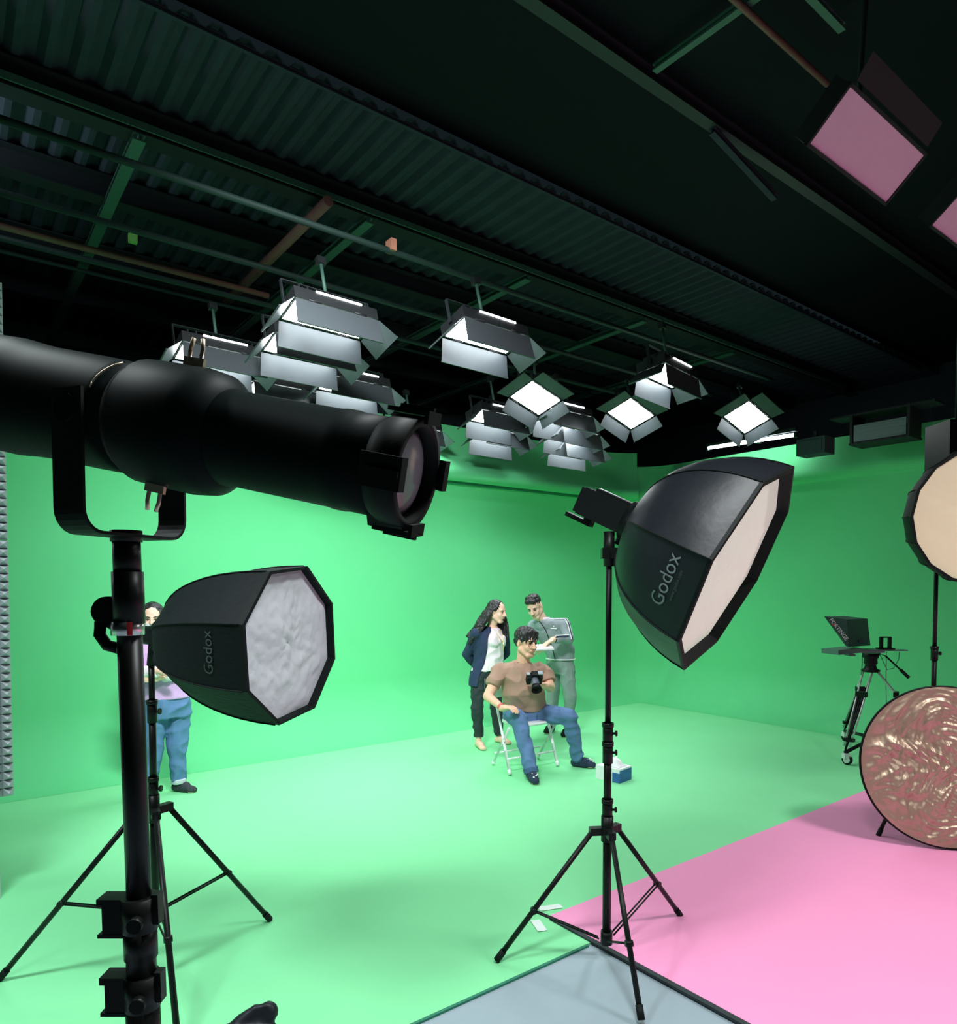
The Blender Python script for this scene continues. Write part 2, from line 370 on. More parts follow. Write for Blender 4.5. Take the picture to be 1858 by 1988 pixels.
# ================================================================== PANEL LIGHTS
def door_piece(b, hx, width, depth, flare, side):
    # hinge on the underside edge; side: 0 -y, 1 +y, 2 -x, 3 +x ; flare from vertical
    pass
def make_light(name, LX, WY, near_flare, far_flare, end_flare, depth, label, group=None, lit=True, nearx=None):
    root = empty(name, (0, 0, 0), label, 'studio light', group)
    b = MB(); b.box((0, 0, .055), (LX, WY, .09)); b.box((0, 0, .115), (LX*.8, WY*.5, .04))
    for i in range(9): b.box((-LX*.4+LX*.1*i, 0, .142), (.012, WY*.7, .03))
    b.build('housing', 'housing', root)
    b = MB(); b.add([(-LX*.47, -WY*.44, .008), (LX*.47, -WY*.44, .008), (LX*.47, WY*.44, .008), (-LX*.47, WY*.44, .008)], [(0, 3, 2, 1)])
    b.build('lamp_face', 'emit' if lit else 'off_panel', root)
    if lit:
        b = MB(); b.box((.02, -WY/2-.004, .095), (LX*.55, .008, .014)); b.build('indicator_bar', 'led_edge', root)  # glowing strip imitates light leaking out above the near door
    for side in range(4):
        if side < 2: half = LX/2; off = WY/2; dirv = V((0, -1 if side == 0 else 1, 0)); al = V((1, 0, 0)); fl = near_flare if side == 0 else far_flare; sh = .01
        else: half = WY/2; off = LX/2; dirv = V((-1 if side == 2 else 1, 0, 0)); al = V((0, 1, 0)); fl = nearx if (nearx is not None and side == 2) else end_flare; sh = .02
        h0 = dirv*off+V((0, 0, .008)); dn = (dirv*math.sin(fl)-V((0, 0, 1))*math.cos(fl)); dp = depth if side < 2 else depth*.95
        nrm = al.cross(dn).normalized(); b = MB()
        R = Matrix((al, dn, nrm)).transposed()
        p = [h0+al*(-half)+dn*.01, h0+al*half+dn*.01, h0+al*(half+sh)+dn*dp, h0+al*(-half-sh)+dn*dp]
        b.add([x+nrm*.0015 for x in p]+[x-nrm*.0015 for x in p], [(0, 1, 2, 3), (7, 6, 5, 4), (0, 4, 5, 1), (1, 5, 6, 2), (2, 6, 7, 3), (3, 7, 4, 0)])
        b.box(h0+dn*dp, (2*(half+sh), .014, .012), R)
        dd = b.build('barn_door', 'door', root)
        for k_ in (-1, 1): b = MB(); b.cyl(h0+al*half*.4*k_, h0+al*half*.7*k_, .009, seg=8); b.build('hinge', 'housing', dd)
    b = MB()
    for sx in (-1, 1): b.box((sx*(LX/2+.02), 0, .14), (.008, .03, .2))
    b.box((0, 0, .24), (LX+.05, .03, .008)); b.build('yoke', 'beam_black', root)
    b = MB(); b.cyl((0, 0, .24), (0, 0, .50), .014, seg=8); b.build('hanger', 'beam_green', root)
    b = MB(); b.box((0, 0, .52), (.07, .05, .06)); b.build('clamp', 'housing', root)
    return root
R_ = math.radians
LA = make_light('panel_light', .70, .30, R_(0), R_(14), R_(48), .20, '', 'lit panel lights hanging over the green set')
LB = make_light('panel_light', .46, .36, R_(85), R_(35), R_(35), .15, '', 'lit panel lights hanging over the green set', nearx=R_(85))
lights = [  # proto, px, py, z, yaw, tilt, label
 (LA, 640, 622, 3.80, 2, -16, 'large panel light with brightest long silver flap, upper left of the cluster'),
 (LA, 597, 682, 3.75, 2, -16, 'panel light directly below and behind the large upper left one'),
 (LA, 425, 697, 3.75, 2, -16, 'leftmost panel light, half hidden behind the black spotlight'),
 (LA, 688, 755, 3.75, 2, -16, 'panel light low over the middle of the spotlight tube'),
 (LA, 945, 655, 3.80, 2, -16, 'panel light with long flap standing alone above the seated group, top centre'),
 (LB, 1040, 775, 3.75, 42, -26, 'diamond-angled panel light glaring in the centre of the cluster'),
 (LA, 965, 815, 3.72, 2, -14, 'small far panel light left of the diamond-angled one'),
 (LA, 968, 848, 3.62, 2, -14, 'dark-flapped far panel light lowest against the bright green band'),
 (LA, 1095, 812, 3.70, 2, -14, 'far panel light tucked under the central diamond-angled one'),
 (LA, 1112, 846, 3.60, 4, -12, 'far panel light just above the square flash head of the right softbox'),
 (LB, 1225, 805, 3.72, 42, -26, 'diamond-angled panel light right of centre, with tall bright wedge'),
 (LA, 1298, 732, 3.80, 10, -8, 'isolated panel light at right with a small glowing end flap'),
 (LB, 1450, 812, 3.72, 40, -30, 'rightmost lit panel light, a bright square above the tube lamp'),
 (LA, 1118, 872, 3.52, 2, -12, 'smallest dark panel light at the very back, nearest the green wall'),
 (LA, 800, 840, 3.60, 2, -14, 'far panel light peeking above the round front of the spotlight'),
 (LA, 548, 765, 3.68, 2, -14, 'far panel light peeking just over the left part of the spotlight tube'),
]
used = set()
for (proto, px, py, z, yaw, tilt, lab) in lights:
    r = proto if proto.name not in used else copy_tree(proto)
    used.add(proto.name)
    p = pixz(px, py, z); r.location = p; r.rotation_euler = (R_(tilt), 0, ROT+R_(yaw)) if yaw < 20 else (Matrix.Rotation(R_(tilt), 3, 'X')@Matrix.Rotation(R_(yaw), 3, 'Z')).to_euler()
    r['label'] = lab
# the two unlit panels over the pink floor
def off_panel(corners, label, depth_dir):
    c = sum(corners, V())/4; root = empty('panel_light', c, label, 'studio light')
    e1 = (corners[1]-corners[0]).normalized(); e2 = (corners[3]-corners[0]); e2 = (e2-e1*e2.dot(e1)).normalized(); n = e1.cross(e2)
    if n.z > 0: n = -n
    l1 = (corners[1]-corners[0]).length; l2 = (corners[3]-corners[0]).length
    R = Matrix((e1, e2, n)).transposed(); b = MB(); b.box(c, (l1, l2, .004), R); b.build('diffuser_panel', 'off_panel', root)
    b = MB(); b.box(c-n*.05, (l1+.02, l2+.02, .09), R)
    for s1 in (-1, 1): b.box(c+e1*s1*(l1/2+.008)-n*.0, (.014, l2+.03, .02), R); b.box(c+e2*s1*(l2/2+.008), (l1+.03, .014, .02), R)
    b.build('housing', 'housing', root)
    far = e2 if depth_dir > 0 else -e2
    h = c+far*(l2/2+.02); dn = (far*.75+n*(-.15)).normalized(); a = e1; nn = a.cross(dn)
    b = MB(); RR = Matrix((a, dn, nn)).transposed(); b.box(h+dn*.07, (l1*.95, .11, .006), RR); b.build('barn_door', pm('door_dark', (.03, .034, .034), .6), root)
    b = MB(); b.cyl(c-n*.1, V((c.x, c.y, 5.3)), .014, seg=8); b.box(c-n*.13, (.1, .1, .06), R); b.build('hanger', 'beam_black', root)
    return root
def flatquad(pts, z0, tiltd):
    return [pixz(px, py, z) for (px, py), z in zip(pts, z0)]
off_panel(flatquad([(1645, 165), (1790, 300), (1722, 393), (1575, 280)], (4.02, 4.02, 3.86, 3.86), 0), 'unlit panel light with pink-tinted face, fully in view at upper right', -1)
off_panel(flatquad([(1882, 338), (2027, 473), (1957, 566), (1812, 430)], (4.02, 4.02, 3.86, 3.86), 0), 'unlit panel light with salmon-pink face, cut off by the right edge of the photo', -1)
# tube lamp near the right wall
p0 = W(8.60, 5.85, 3.69); p1 = W(8.60, 4.57, 3.66)
root = empty('tube_lamp', (p0+p1)/2, 'bright white tube lamp high on the right green wall', 'tube lamp')
b = MB(); b.cyl(p0, p1, .022); b.build('tube', 'tube_emit', root)
b = MB(); b.box((p0+p1)/2+V((0, 0, .05)), (.05, 1.3, .04), RZ); b.box(W(8.72, 5.2, 3.7), (.24, .05, .05), RZ)
for p in (p0, p1): b.box(p, (.05, .03, .07), RZ)
b.build('fitting', 'beam_black', root)
# wall unit, bracket, black box right of it
c = pix(1718, 838, 7.95)
root = empty('wall_unit', c, 'grey boxy unit in a dark bracket high on the right green wall', 'wall unit')
b = MB(); b.box(c, (.30, .55, .19), RZ)
for i in range(5): b.box(c+V((0, 0, -.07+.035*i))+RZ@V((-.153, 0, 0)), (.006, .5, .008), RZ)
b.build('body', pm('unit_grey', (.16, .19, .22), .6), root)
b = MB()
for sy in (-1, 1): b.box(c+RZ@V((0, sy*.30, .06)), (.32, .03, .34), RZ)
b.box(c+V((0, 0, -.115)), (.34, .64, .02), RZ); b.box(c+V((0, 0, .22)), (.3, 1.1, .02), RZ); b.build('bracket', 'beam_black', root)
c = pix(1583, 868, 8.6); b = MB(); b.box(c, (.25, .35, .2), RZ); b.box(c+V((0, 0, .14)), (.04, .04, .1), RZ); b.box(c+RZ@V((-.128, 0, 0)), (.01, .28, .14), RZ)
b.build('wall_box', 'dark_wall', label='small dark box high on the right wall beyond the tube lamp', category='box')
c = pix(1858, 868, 6.3)
root = empty('hanging_speaker', c, 'black box hanging behind the top of the far right round softbox', 'speaker')
b = MB(); b.box(c, (.36, .34, .42)); b.box(c+V((0, -.175, 0)), (.32, .012, .38)); b.build('cabinet', 'black', root)
b = MB(); b.cyl(c+V((0, 0, .2)), V((c.x, c.y, 5.3)), .02); b.build('hanger', 'beam_black', root)

# ================================================================== STANDS AND SOFTBOXES
def stand(root, base, feet, hub_z, col_z, top, brk, radii, joints, tie=.55, braces2=(1,)):
    bx, by = base
    P = lambda z: V((bx, by, z))
    zs = [(col_z-.03, hub_z+.03, radii[0])]
    b = MB(); b.cyl(P(col_z-.03), P(joints[0]), radii[0], seg=14)
    b.build('lower_pole', 'stand', root)
    js = list(joints)+[top]
    for i in range(len(joints)):
        b = MB(); b.cyl(P(js[i]-.03), P(js[i+1]), radii[min(i+1, len(radii)-1)], seg=14); b.build('pole_section', 'stand', root)
    for j in joints:
        r = radii[0]*1.22
        b = MB(); b.cyl(P(j-.05), P(j+.05), r, seg=12); b.cyl(P(j+.03), P(j+.05), r*1.15, seg=12); c_ = b.build('collar', 'stand', root)
        b = MB(); b.cyl(P(j)+V((r-.003, -.004, 0)), P(j)+V((r+.012, -.004, 0)), .006, seg=8); b.cyl(P(j)+V((r+.010, -.004, 0)), P(j)+V((r+.018, -.004, 0)), .014, seg=8, sm=False); b.build('knob', 'stand', c_)
    b = MB(); b.cyl(P(hub_z-.05), P(hub_z+.07), radii[0]*1.45, seg=12)
    for f in feet:
        d = V((f[0]-bx, f[1]-by, 0)).normalized(); a = math.atan2(d.y, d.x); b.box(P(hub_z)+d*.045, (.08, .035, .035), Matrix.Rotation(a, 3, 'Z'))
    b.build('hub', 'stand', root)
    b = MB(); b.cyl(P(col_z-.03), P(col_z+.03), radii[0]*1.4, seg=12); b.build('spreader_collar', 'stand' if not brk else 'stand', root)
    for k, f in enumerate(feet):
        f = V((f[0], f[1], .012)); d = V((f.x-bx, f.y-by, 0)).normalized(); h = P(hub_z)+d*.07
        b = MB(); b.cyl(h, f, .0125, seg=10); lg = b.build('leg', 'stand', root)
        b = MB(); dr = (f-h).normalized(); b.cyl(f-dr*.05, f+dr*.004, .016, seg=10); b.build('rubber_foot', 'black_matte', lg)
        m = h.lerp(f, tie); side = d.cross(V((0, 0, 1)))
        b = MB(); c0 = P(col_z)+d*.04
        for sgn in (-1, 1): b.cyl(c0+side*.009*sgn, m+side*.009*sgn, .0045, seg=6)
        b.cyl(m-side*.016, m+side*.016, .014, seg=8)
        b.build('brace', 'stand', root)
def softbox(root, apex, n, R, L, ns, rot, fab, dif, r0=.07, lip=.035, inset=.05, text=None, seed=1, wrk=.004, slack=0, bow=0):
    n = V(n).normalized(); e1 = V((0, 0, 1)).cross(n).normalized(); eu = n.cross(e1).normalized()
    # looking at the face, e1 points to the viewer's right
    ang = [rot+2*PI*k/ns for k in range(ns)]
    def ring(t, k):
        a = ang[k % ns]; r = r0+(R-r0)*math.sin(t*PI/2); d = L*(1-math.cos(t*PI/2))
        return apex+n*d+(e1*math.cos(a)+eu*math.sin(a))*r
    def S(k, t, w, off=0):
        p = ring(t, k).lerp(ring(t, k+1), w)
        c = apex+n*(L*(1-math.cos(t*PI/2))); rad = (p-c).normalized()
        f = math.sin(PI*w)*math.sin(PI*t)
        wr_ = wrk*noise.noise(V((k*5+w*6, t*3, seed)))*f*2
        return p+rad*(wr_+off+bow*f)
    NT, NW = 14, 6
    b = MB()
    for k in range(ns):
        b.grid(lambda u, v: S(k, .0+v, u), NW, NT)
    b.build('canopy', fab, root)
    b = MB()   # stitched seams over the ribs
    for k in range(ns): b.tube([S(k, i/12, 0, .002) for i in range(13)], .0035, 6)
    b.build('seam', 'black_matte', root)
    b = MB(); c1 = apex+n*L
    outer = [ring(1, k) for k in range(ns)]
    def poly(sc, dn): return [c1+(p-c1)*sc+n*dn for p in outer]
    b.rings([poly(1.004, -.012), poly(1.006, lip), poly(.965, lip+.002), poly(.955, -inset)], cap=False, sm=False)
    b.build('rim', 'black_matte', root)
    sc = .957; b = MB(); NR = 34; NJ = max(6, 120//ns)
    rr = []
    for i in range(NR+1):
        q = i/NR; ringp = []
        for k in range(ns):
            for j in range(NJ):
                p = outer[k].lerp(outer[(k+1) % ns], j/NJ); pp = c1+(p-c1)*(sc*max(q, .003))
                am = slack*(1-q**4)
                xx = (pp-c1).dot(e1); yy = (pp-c1).dot(eu); h = .7*noise.noise(V((xx*6, yy*8, seed*2.3)))+.55*abs(noise.noise(V((xx*14+yy*6, yy*11-xx*7, seed))))+.35*abs(noise.noise(V((xx*30-yy*9, yy*17+xx*12, seed*5))))
                ringp.append(pp+n*(-inset+.004+am*h))
        rr.append(ringp)
    b.rings(rr, cap=False); b.f.append(list(range(len(rr[0])))); b.sm.append(True)
    b.build('diffuser', dif, root)
    b = MB(); b.lathe(apex-n*.05, n, [(0, .055), (.0, r0+.012), (.045, r0+.014), (.065, r0+.006)], 24); b.build('speed_ring', 'black', root)
    if text:
        for body, size, k, t, w_, mt, flip in text:
            vs_, fs = text_verts(body, size, 0); edge = (ring(t, k+1)-ring(t, k)).length
            b = MB(); pts = []
            for q in vs_:
                dt = q.y/(L*1.35); ww = w_+q.x*flip/edge*(1)
                pts.append(S(k, min(.99, t-dt), ww, .004))
            b.add(pts, fs); b.build('lettering', mt, root)
    return ring, S
# --- left softbox on its stand
base = (-1.43, 3.03)
root = empty('light_stand', V((base[0], base[1], 0)), 'black tripod light stand behind the big pole at left, carrying the silver-white softbox', 'light stand')
stand(root, base, [(-1.09, 3.57), (-2.12, 3.02), (-1.10, 2.50)], .76, .31, 1.42, False, [.017, .015, .013], [.86, 1.2])
apex = pix(334, 1236, 3.00)
sbl = empty('softbox', apex, 'octagonal black softbox with crumpled cool white front, left of the seated group', 'softbox')
n = V((.94, -.34, -.02)).normalized()
def octaxes(n): e1 = V((0, 0, 1)).cross(n).normalized(); return e1
ringL, SL = softbox(sbl, apex, n, .325, .60, 8, R_(22.5+6), 'fabric', 'diffuser_cool', text=[('Godox', .058, 3, .84, .45, 'logo_dim', -1)], seed=3, slack=.028, wrk=.006, inset=.015, lip=.02)
b = MB(); b.lathe(apex-n*.16, n, [(0, .03), (0, .04), (.1, .045), (.12, .05)], 20); b.cyl(apex-n*.1, V((base[0], base[1], 1.40)), .02, seg=10)
b.build('flash_head', 'black', sbl)
b = MB(); b.ball(pix(207, 1187, 3.0), .055); b.cyl(pix(207, 1187, 2.95), pix(207, 1187, 3.05), .06, seg=20); b.build('tilt_knob', 'black', sbl)
# --- right softbox on its stand
base = (.605, 3.23)
root = empty('light_stand', V((base[0], base[1], 0)), 'black tripod light stand in the middle, one foot on the grey floor', 'light stand')
f1 = pixz(965, 1868, 0); f2 = pixz(1320, 1780, 0); f3 = pixz(1245, 1984, 0)
stand(root, base, [(f1.x, f1.y), (f2.x, f2.y), (f3.x, f3.y)], .60, .09, 1.97, True, [.02, .0185, .0145, .014], [.70, .97, 1.06], tie=.62)
b = MB(); b.cyl((base[0], base[1], 1.84), (base[0], base[1], 2.0), .026, seg=12); b.box((base[0], base[1], 1.9), (.07, .05, .05)); b.cyl((base[0]+.03, base[1], 1.96), (base[0]+.07, base[1], 1.94), .016, seg=8)
b.build('tilt_bracket', 'stand', root)
apex = pix(1238, 1020, 3.19)
n = V((.75, -.49, -.44)).normalized()
sbr = empty('softbox', apex, 'large octagonal softbox with cream front tilted down to the right, centre right', 'softbox')
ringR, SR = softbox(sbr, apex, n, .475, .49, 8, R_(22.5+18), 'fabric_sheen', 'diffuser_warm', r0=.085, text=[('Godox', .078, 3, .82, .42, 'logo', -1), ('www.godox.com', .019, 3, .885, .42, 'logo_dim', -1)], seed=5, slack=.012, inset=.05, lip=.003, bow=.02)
e1 = V((0, 0, 1)).cross(n).normalized(); eu = n.cross(e1); RR = Matrix((n, e1, eu)).transposed()
b = MB(); hc = apex-n*.16; b.box(hc, (.26, .11, .13), RR); b.box(hc-n*.135, (.03, .10, .12), RR); b.box(hc+eu*.07+n*.01, (.2, .05, .015), RR); b.cyl(hc+n*.1, apex-n*.02, .065, seg=20)
b.build('flash_head', 'black_matte', sbr)
b = MB(); hh = hc-n*.12-eu*.09; b.box(hh, (.14, .05, .02), RR); b.box(hh+n*.05+eu*.02, (.04, .05, .05), RR); b.build('handle', 'black', sbr)
b = MB(); b.box(hc+eu*.081+n*.01, (.19, .03, .004), RR); b.build('top_edge', 'alu', sbr)
# --- far right softbox, stand and reflector
base = (3.235, 4.92)
root = empty('light_stand', V((base[0], base[1], 0)), 'black light stand behind the round gold reflector at the right edge', 'light stand')
stand(root, base, [(pixz(1705, 1625, 0).x, pixz(1705, 1625, 0).y), (3.62, 4.6), (3.3, 5.45)], .7, .2, 2.12, False, [.019, .016, .014], [.80, 1.27])
apex = V((3.42, 5.08, 2.24)); n = V((-.10, -1, -.06)).normalized()
sbf = empty('softbox', apex, 'round softbox glowing cream-yellow, cut off by the right edge', 'softbox')
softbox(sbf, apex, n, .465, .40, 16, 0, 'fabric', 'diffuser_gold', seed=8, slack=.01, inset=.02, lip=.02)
b = MB(); b.lathe(apex-n*.2, n, [(0, .04), (0, .06), (.2, .06)], 16); b.cyl(apex-n*.1, V((base[0], base[1], 2.1)), .02, seg=8); b.build('flash_head', 'black', sbf)
# reflector disc
cc = pix(1838, 1484, 4.60); cc.z = .545; nr = V((-.20, -.95, .16)).normalized()
e1 = V((0, 0, 1)).cross(nr).normalized(); eu = nr.cross(e1)
rf = empty('reflector_disc', V((cc.x, cc.y, 0)), 'round crinkled gold foil reflector with black rim leaning on a stand at right', 'reflector')
def foilh(x, y):
    h = 0
    for a, f, am in ((.3, 4, .011), (1.2, 7, .009), (2.2, 11, .006), (.8, 18, .0035), (1.9, 30, .0022)):
        a += 1.3*noise.noise(V((x*2.2, y*2.2, f)))
        u = x*math.cos(a)+y*math.sin(a); v = -x*math.sin(a)+y*math.cos(a)
        h += am*(1-2*min(1, abs(noise.noise(V((u*f*.35, v*f*1.7, a0_+f))))*2.2))
    return h
a0_ = 3.3
rr = []; NRr = 84
for i in range(NRr+1):
    q = max(.003, i/NRr)*0.525
    rr.append([cc+e1*q*math.cos(2*PI*k/220)+eu*q*math.sin(2*PI*k/220)+nr*(.012+foilh(q*math.cos(2*PI*k/220), q*math.sin(2*PI*k/220))*(1-(i/NRr)**6)) for k in range(220)])
b = MB(); b.rings(rr, cap=False); b.build('foil', 'gold_foil', rf)
b = MB(); pts = [cc+e1*.529*math.cos(2*PI*k/96)+eu*.529*math.sin(2*PI*k/96) for k in range(97)]; b.tube(pts, .008, 8); b.build('rim', 'black', rf)
b = MB(); b.cyl(cc-nr*.032, cc-nr*.028, 0.525, seg=64); b.build('backing', 'black_matte', rf)

# ================================================================== TELEPROMPTER
D = 7.0
root = empty('teleprompter', pix(1690, 1480, 7.0)*1.0, 'dark teleprompter on a wheeled tripod near the right green wall', 'teleprompter')
root.location.z = 0; WL[root.name] = V(root.location)
tc = V((pix(1690, 1300, 7.05).x, 7.05, 0))
b = MB()
h = [pix(1600, 1197, 6.75), pix(1644, 1203, 6.62), pix(1684, 1201, 6.95), pix(1640, 1196, 7.1)]
g = [pix(1642, 1254, 6.72), pix(1648, 1256, 6.64), pix(1690, 1253, 6.97), pix(1682, 1252, 7.05)]
b.add(h+g, [(0, 1, 2, 3), (0, 4, 5, 1), (1, 5, 6, 2), (2, 6, 7, 3), (3, 7, 4, 0), (4, 7, 6, 5)])
b.box(pix(1671, 1245, 6.78), (.05, .02, .02)); b.build('hood', 'prompter', root)
mid = [h[0].lerp(h[1], .52), h[0].lerp(h[1], .1)]
def plane_text(body, size, o, ex, ey, mt, parent, name='lettering', off=.004, bold=.02, **k):
    ex = ex.normalized(); ey = (ey-ex*ey.dot(ex)).normalized(); nn = ex.cross(ey)
    vs_, fs = text_verts(body, size, size*bold); b = MB(); b.add([o+ex*q.x+ey*q.y+nn*off for q in vs_], fs); return b.build(name, mt, parent, **k)
ex = (g[0]-h[0]); fc = (h[1]-h[0]).cross(g[0]-h[0]); ey = (h[1]-h[0])
def onface(u, v): return h[0].lerp(h[1], v).lerp(g[0].lerp(g[1], v), u)
o1 = pix(1628, 1222, 6.64)
plane_text('FORTINGE', .052, pix(1628, 1222, 6.62), pix(1640, 1240, 6.63)-pix(1610, 1202, 6.66), pix(1640, 1203, 6.64)-pix(1625, 1217, 6.64), 'logo_white', root)
b = MB(); b.cyl(pix(1618, 1213, 6.610), pix(1618, 1213, 6.605), .010, seg=12); b.build('letter_dot', 'logo_red', root)
b = MB(); c0 = pix(1630, 1263, 6.75); b.box(c0+V((.02, 0, 0)), (.30, .2, .045), Matrix.Rotation(.35, 3, 'Z')@Matrix.Rotation(-.04, 3, 'Y')); b.box(c0+V((.1, 0, -.04)), (.06, .1, .02)); b.build('monitor', 'prompter_metal', root)
b = MB(); b.box(pix(1680, 1263, 6.9), (.30, .16, .03)); b.box(pix(1733, 1262, 6.95), (.26, .08, .012)); b.build('rail_plate', 'prompter_metal', root)
b = MB()
for x in (1711, 1727): b.box(pix(x, 1248, 6.9), (.025, .03, .115))
b.box(pix(1719, 1237, 6.9), (.10, .03, .012)); b.box(pix(1719, 1259, 6.9), (.15, .08, .014)); b.build('camera_bracket', 'black', root)
b = MB(); hd = V((tc.x, tc.y, 0)); z0 = pix(1690, 1268, 7.05).z; z1 = pix(1690, 1304, 7.05).z
b.lathe((tc.x, tc.y, z1), (0, 0, 1), [(0, .085), (.02, .09), (.035, .06), (.07, .05), (.09, .065), (.13, .06), (.15, .075), (z0-z1, .08)], 20); b.build('fluid_head', 'black', root)
b = MB(); b.tube([pix(1706, 1268, 7.0), pix(1720, 1274, 6.95), pix(1748, 1300, 6.8)], .009); b.cyl(pix(1748, 1300, 6.8), pix(1765, 1316, 6.75), .016, seg=10); b.build('pan_handle', 'black', root)
feet = [pixz(1640, 1476, .12), V((tc.x+.62, 7.0, .12)), pixz(1660, 1440, .12)]
feet[0] = V((pix(1641, 1470, 6.75).x, 6.75, .12)); feet[2] = V((tc.x+.12, 7.75, .12))
feet[1] = V((tc.x+.55, 6.72, .12))
top = V((tc.x, tc.y, z1+.02))
for i, f in enumerate(feet):
    d = (f-top); dh = V((d.x, d.y, 0)).normalized(); sd = dh.cross(V((0, 0, 1)))
    b = MB(); a = top+dh*.05; m1 = a.lerp(f, .5)
    for s_ in (-1, 1): b.cyl(a+sd*.045*s_, a.lerp(f, .93)+sd*.03*s_, .009, seg=8)
    lg = b.build('leg', 'alu', root)
    b = MB()
    for s_ in (-1, 0, 1): b.cyl(a.lerp(f, .32)+sd*.024*s_, f+V((0, 0, .02)), .010, seg=8)
    b.box(a.lerp(f, .3), (.10, .05, .05), Matrix((sd, dh, V((0, 0, 1)))).transposed()); b.box(a.lerp(f, .85), (.10, .05, .03), Matrix((sd, dh, V((0, 0, 1)))).transposed())
    b.build('leg_tube', 'black', lg)
    b = MB(); b.cyl(f+V((0, 0, .0)), V((tc.x+.05, tc.y, .2)), .018, seg=8); b.build('dolly_arm', 'black', root)
    b = MB(); b.cyl(f+V((-.012+.02, -.01, -.072)), f+V((.012+.02, .01, -.072)), .047, seg=20); wh = b.build('caster_wheel', 'black_matte', root)
    b = MB(); b.box(f+V((.01, 0, -.035)), (.06, .06, .05)); b.cyl(f+V((-.02+.02, -.02, -.072)), f+V((.02+.02, .02, -.072)), .030, seg=16); b.build('caster_fork', 'caster', wh)
for pts, rr_ in (([pix(1674, 1272, 6.9), pix(1674, 1290, 6.9), pix(1672, 1310, 7.0)], .005), ([pix(1708, 1270, 7), pix(1722, 1300, 7.0), pix(1735, 1297, 7), pix(1745, 1280, 7), pix(1746, 1266, 6.95)], .004), ([pix(1721, 1266, 7), pix(1720, 1330, 7.0), pix(1722, 1400, 7.0), V((pix(1722, 1400, 7).x, 7.05, .02))], .004)):
    b = MB(); b.tube(pts, rr_, 6); b.build('cable', 'cable_green', root)

# ================================================================== SPOTLIGHT IN THE FOREGROUND
PB = V((-.581, 1.15, 0))
sp = empty('light_stand', PB, 'thick black stand pole nearest the camera at left, with locking collars', 'light stand')
def tilt(b):
    for v in b.v: v.x += .018*(1.84-v.z)*(1 if v.z > .4 else .8)
    return b
def pole(py0, py1, w0, name='pole_section', mt='stand'):
    za = pix(250, py0, 1.15).z; zb = pix(250, py1, 1.15).z
    b = MB(); b.cyl((PB.x, PB.y, za), (PB.x, PB.y, zb), w0, seg=24); tilt(b); return b.build(name, mt, sp)
pole(1232, 1760, .0195); pole(1740, 1900, .0235); pole(1890, 2150, .027); pole(1110, 1210, .0245, 'upper_sleeve'); pole(1048, 1115, .0215, 'spigot'); pole(1030, 1052, .0245, 'cap')
pole(2600, 2140, .03, 'lower_pole')
for py in (1735, 1885):
    z = pix(250, py+40, 1.15).z
    b = MB(); b.cyl((PB.x, PB.y, z-.025), (PB.x, PB.y, z+.032), .0285, seg=24); b.box((PB.x-.03, PB.y, z-.003), (.05, .032, .048)); b.box((PB.x-.034, PB.y, z+.026), (.058, .034, .012)); b.box((PB.x-.036, PB.y, z-.03), (.054, .034, .006)); b.cyl((PB.x, PB.y, z-.072), (PB.x, PB.y, z-.02), .0265, seg=24)
    b.box((PB.x+.03, PB.y, z+.012), (.012, .02, .05)); tilt(b); cl = b.build('locking_collar', 'stand', sp)
    b = MB(); b.cyl((PB.x+.01, PB.y-.03, z), (PB.x+.012, PB.y-.045, z), .012, seg=12); tilt(b); b.build('bolt', 'stand', cl)
z = pix(250, 1219, 1.15).z
b = MB(); b.cyl((PB.x, PB.y, z-.0115), (PB.x, PB.y, z+.0115), .0255, seg=28); rg = b.build('clamp_ring', 'steel', sp)
b = MB(); b.rings([[V((PB.x+.0262*math.sin(a), PB.y-.0262*math.cos(a), zz)) for a in (.42, .52, .62, .74)] for zz in (z-.0112, z+.0112)], cap=False, closed=False); b.build('red_stripe', 'red', rg)
b = MB(); b.cyl((PB.x-.02, PB.y+.02, z+.0), (PB.x-.05, PB.y+.02, z+.02), .014, seg=12); b.cyl((PB.x-.036, PB.y-.0, z+.028), (PB.x-.036, PB.y+.02, z+.028), .024, seg=20); b.tube([(PB.x-.05, PB.y+.01, z+.01), (PB.x-.052, PB.y+.01, z-.012), (PB.x-.04, PB.y+.01, z-.03), (PB.x-.02, PB.y+.01, z-.035)], .01); b.build('clamp_knob', 'black', sp)
for a in (.6, 2.7, 4.8):
    f = V((PB.x+.55*math.cos(a), PB.y+.55*math.sin(a)*.8, .012)); b = MB(); b.cyl((PB.x, PB.y, .62), f, .014, seg=8); b.build('leg', 'stand', sp)
# fixture
F = pix(806, 920, .985); Bk = pix(-110, 742, 1.24); ax = (F-Bk).normalized(); Lb = (F-Bk).length
sl = empty('spotlight', pix(247, 800, 1.15), 'big black spotlight filling the upper left, nearest the camera', 'spotlight')
def PA(px):   # distance along the axis whose image column is px
    lo, hi = -.3, Lb+.1
    for _ in range(40):
        m = (lo+hi)/2; p = Bk+ax*m; x = CX+FPX*p.x/(p.y)
        if x < px: lo = m
        else: hi = m
    return lo
a1, a2 = perp(ax)
b = MB(); prof = [(PA(-300), .07), (PA(-290), .094), (PA(60), .096), (PA(85), .093), (PA(120), .090), (PA(215), .089), (PA(250), .088), (PA(285), .086)]
b.lathe(Bk, ax, prof, 40)
for i in range(10):
    d = PA(-280)+i*.028; b.lathe(Bk+ax*d, ax, [(0, .09), (.0, .1), (.012, .1), (.012, .09)], 32)
b.build('rear_housing', 'lamp_black', sl)
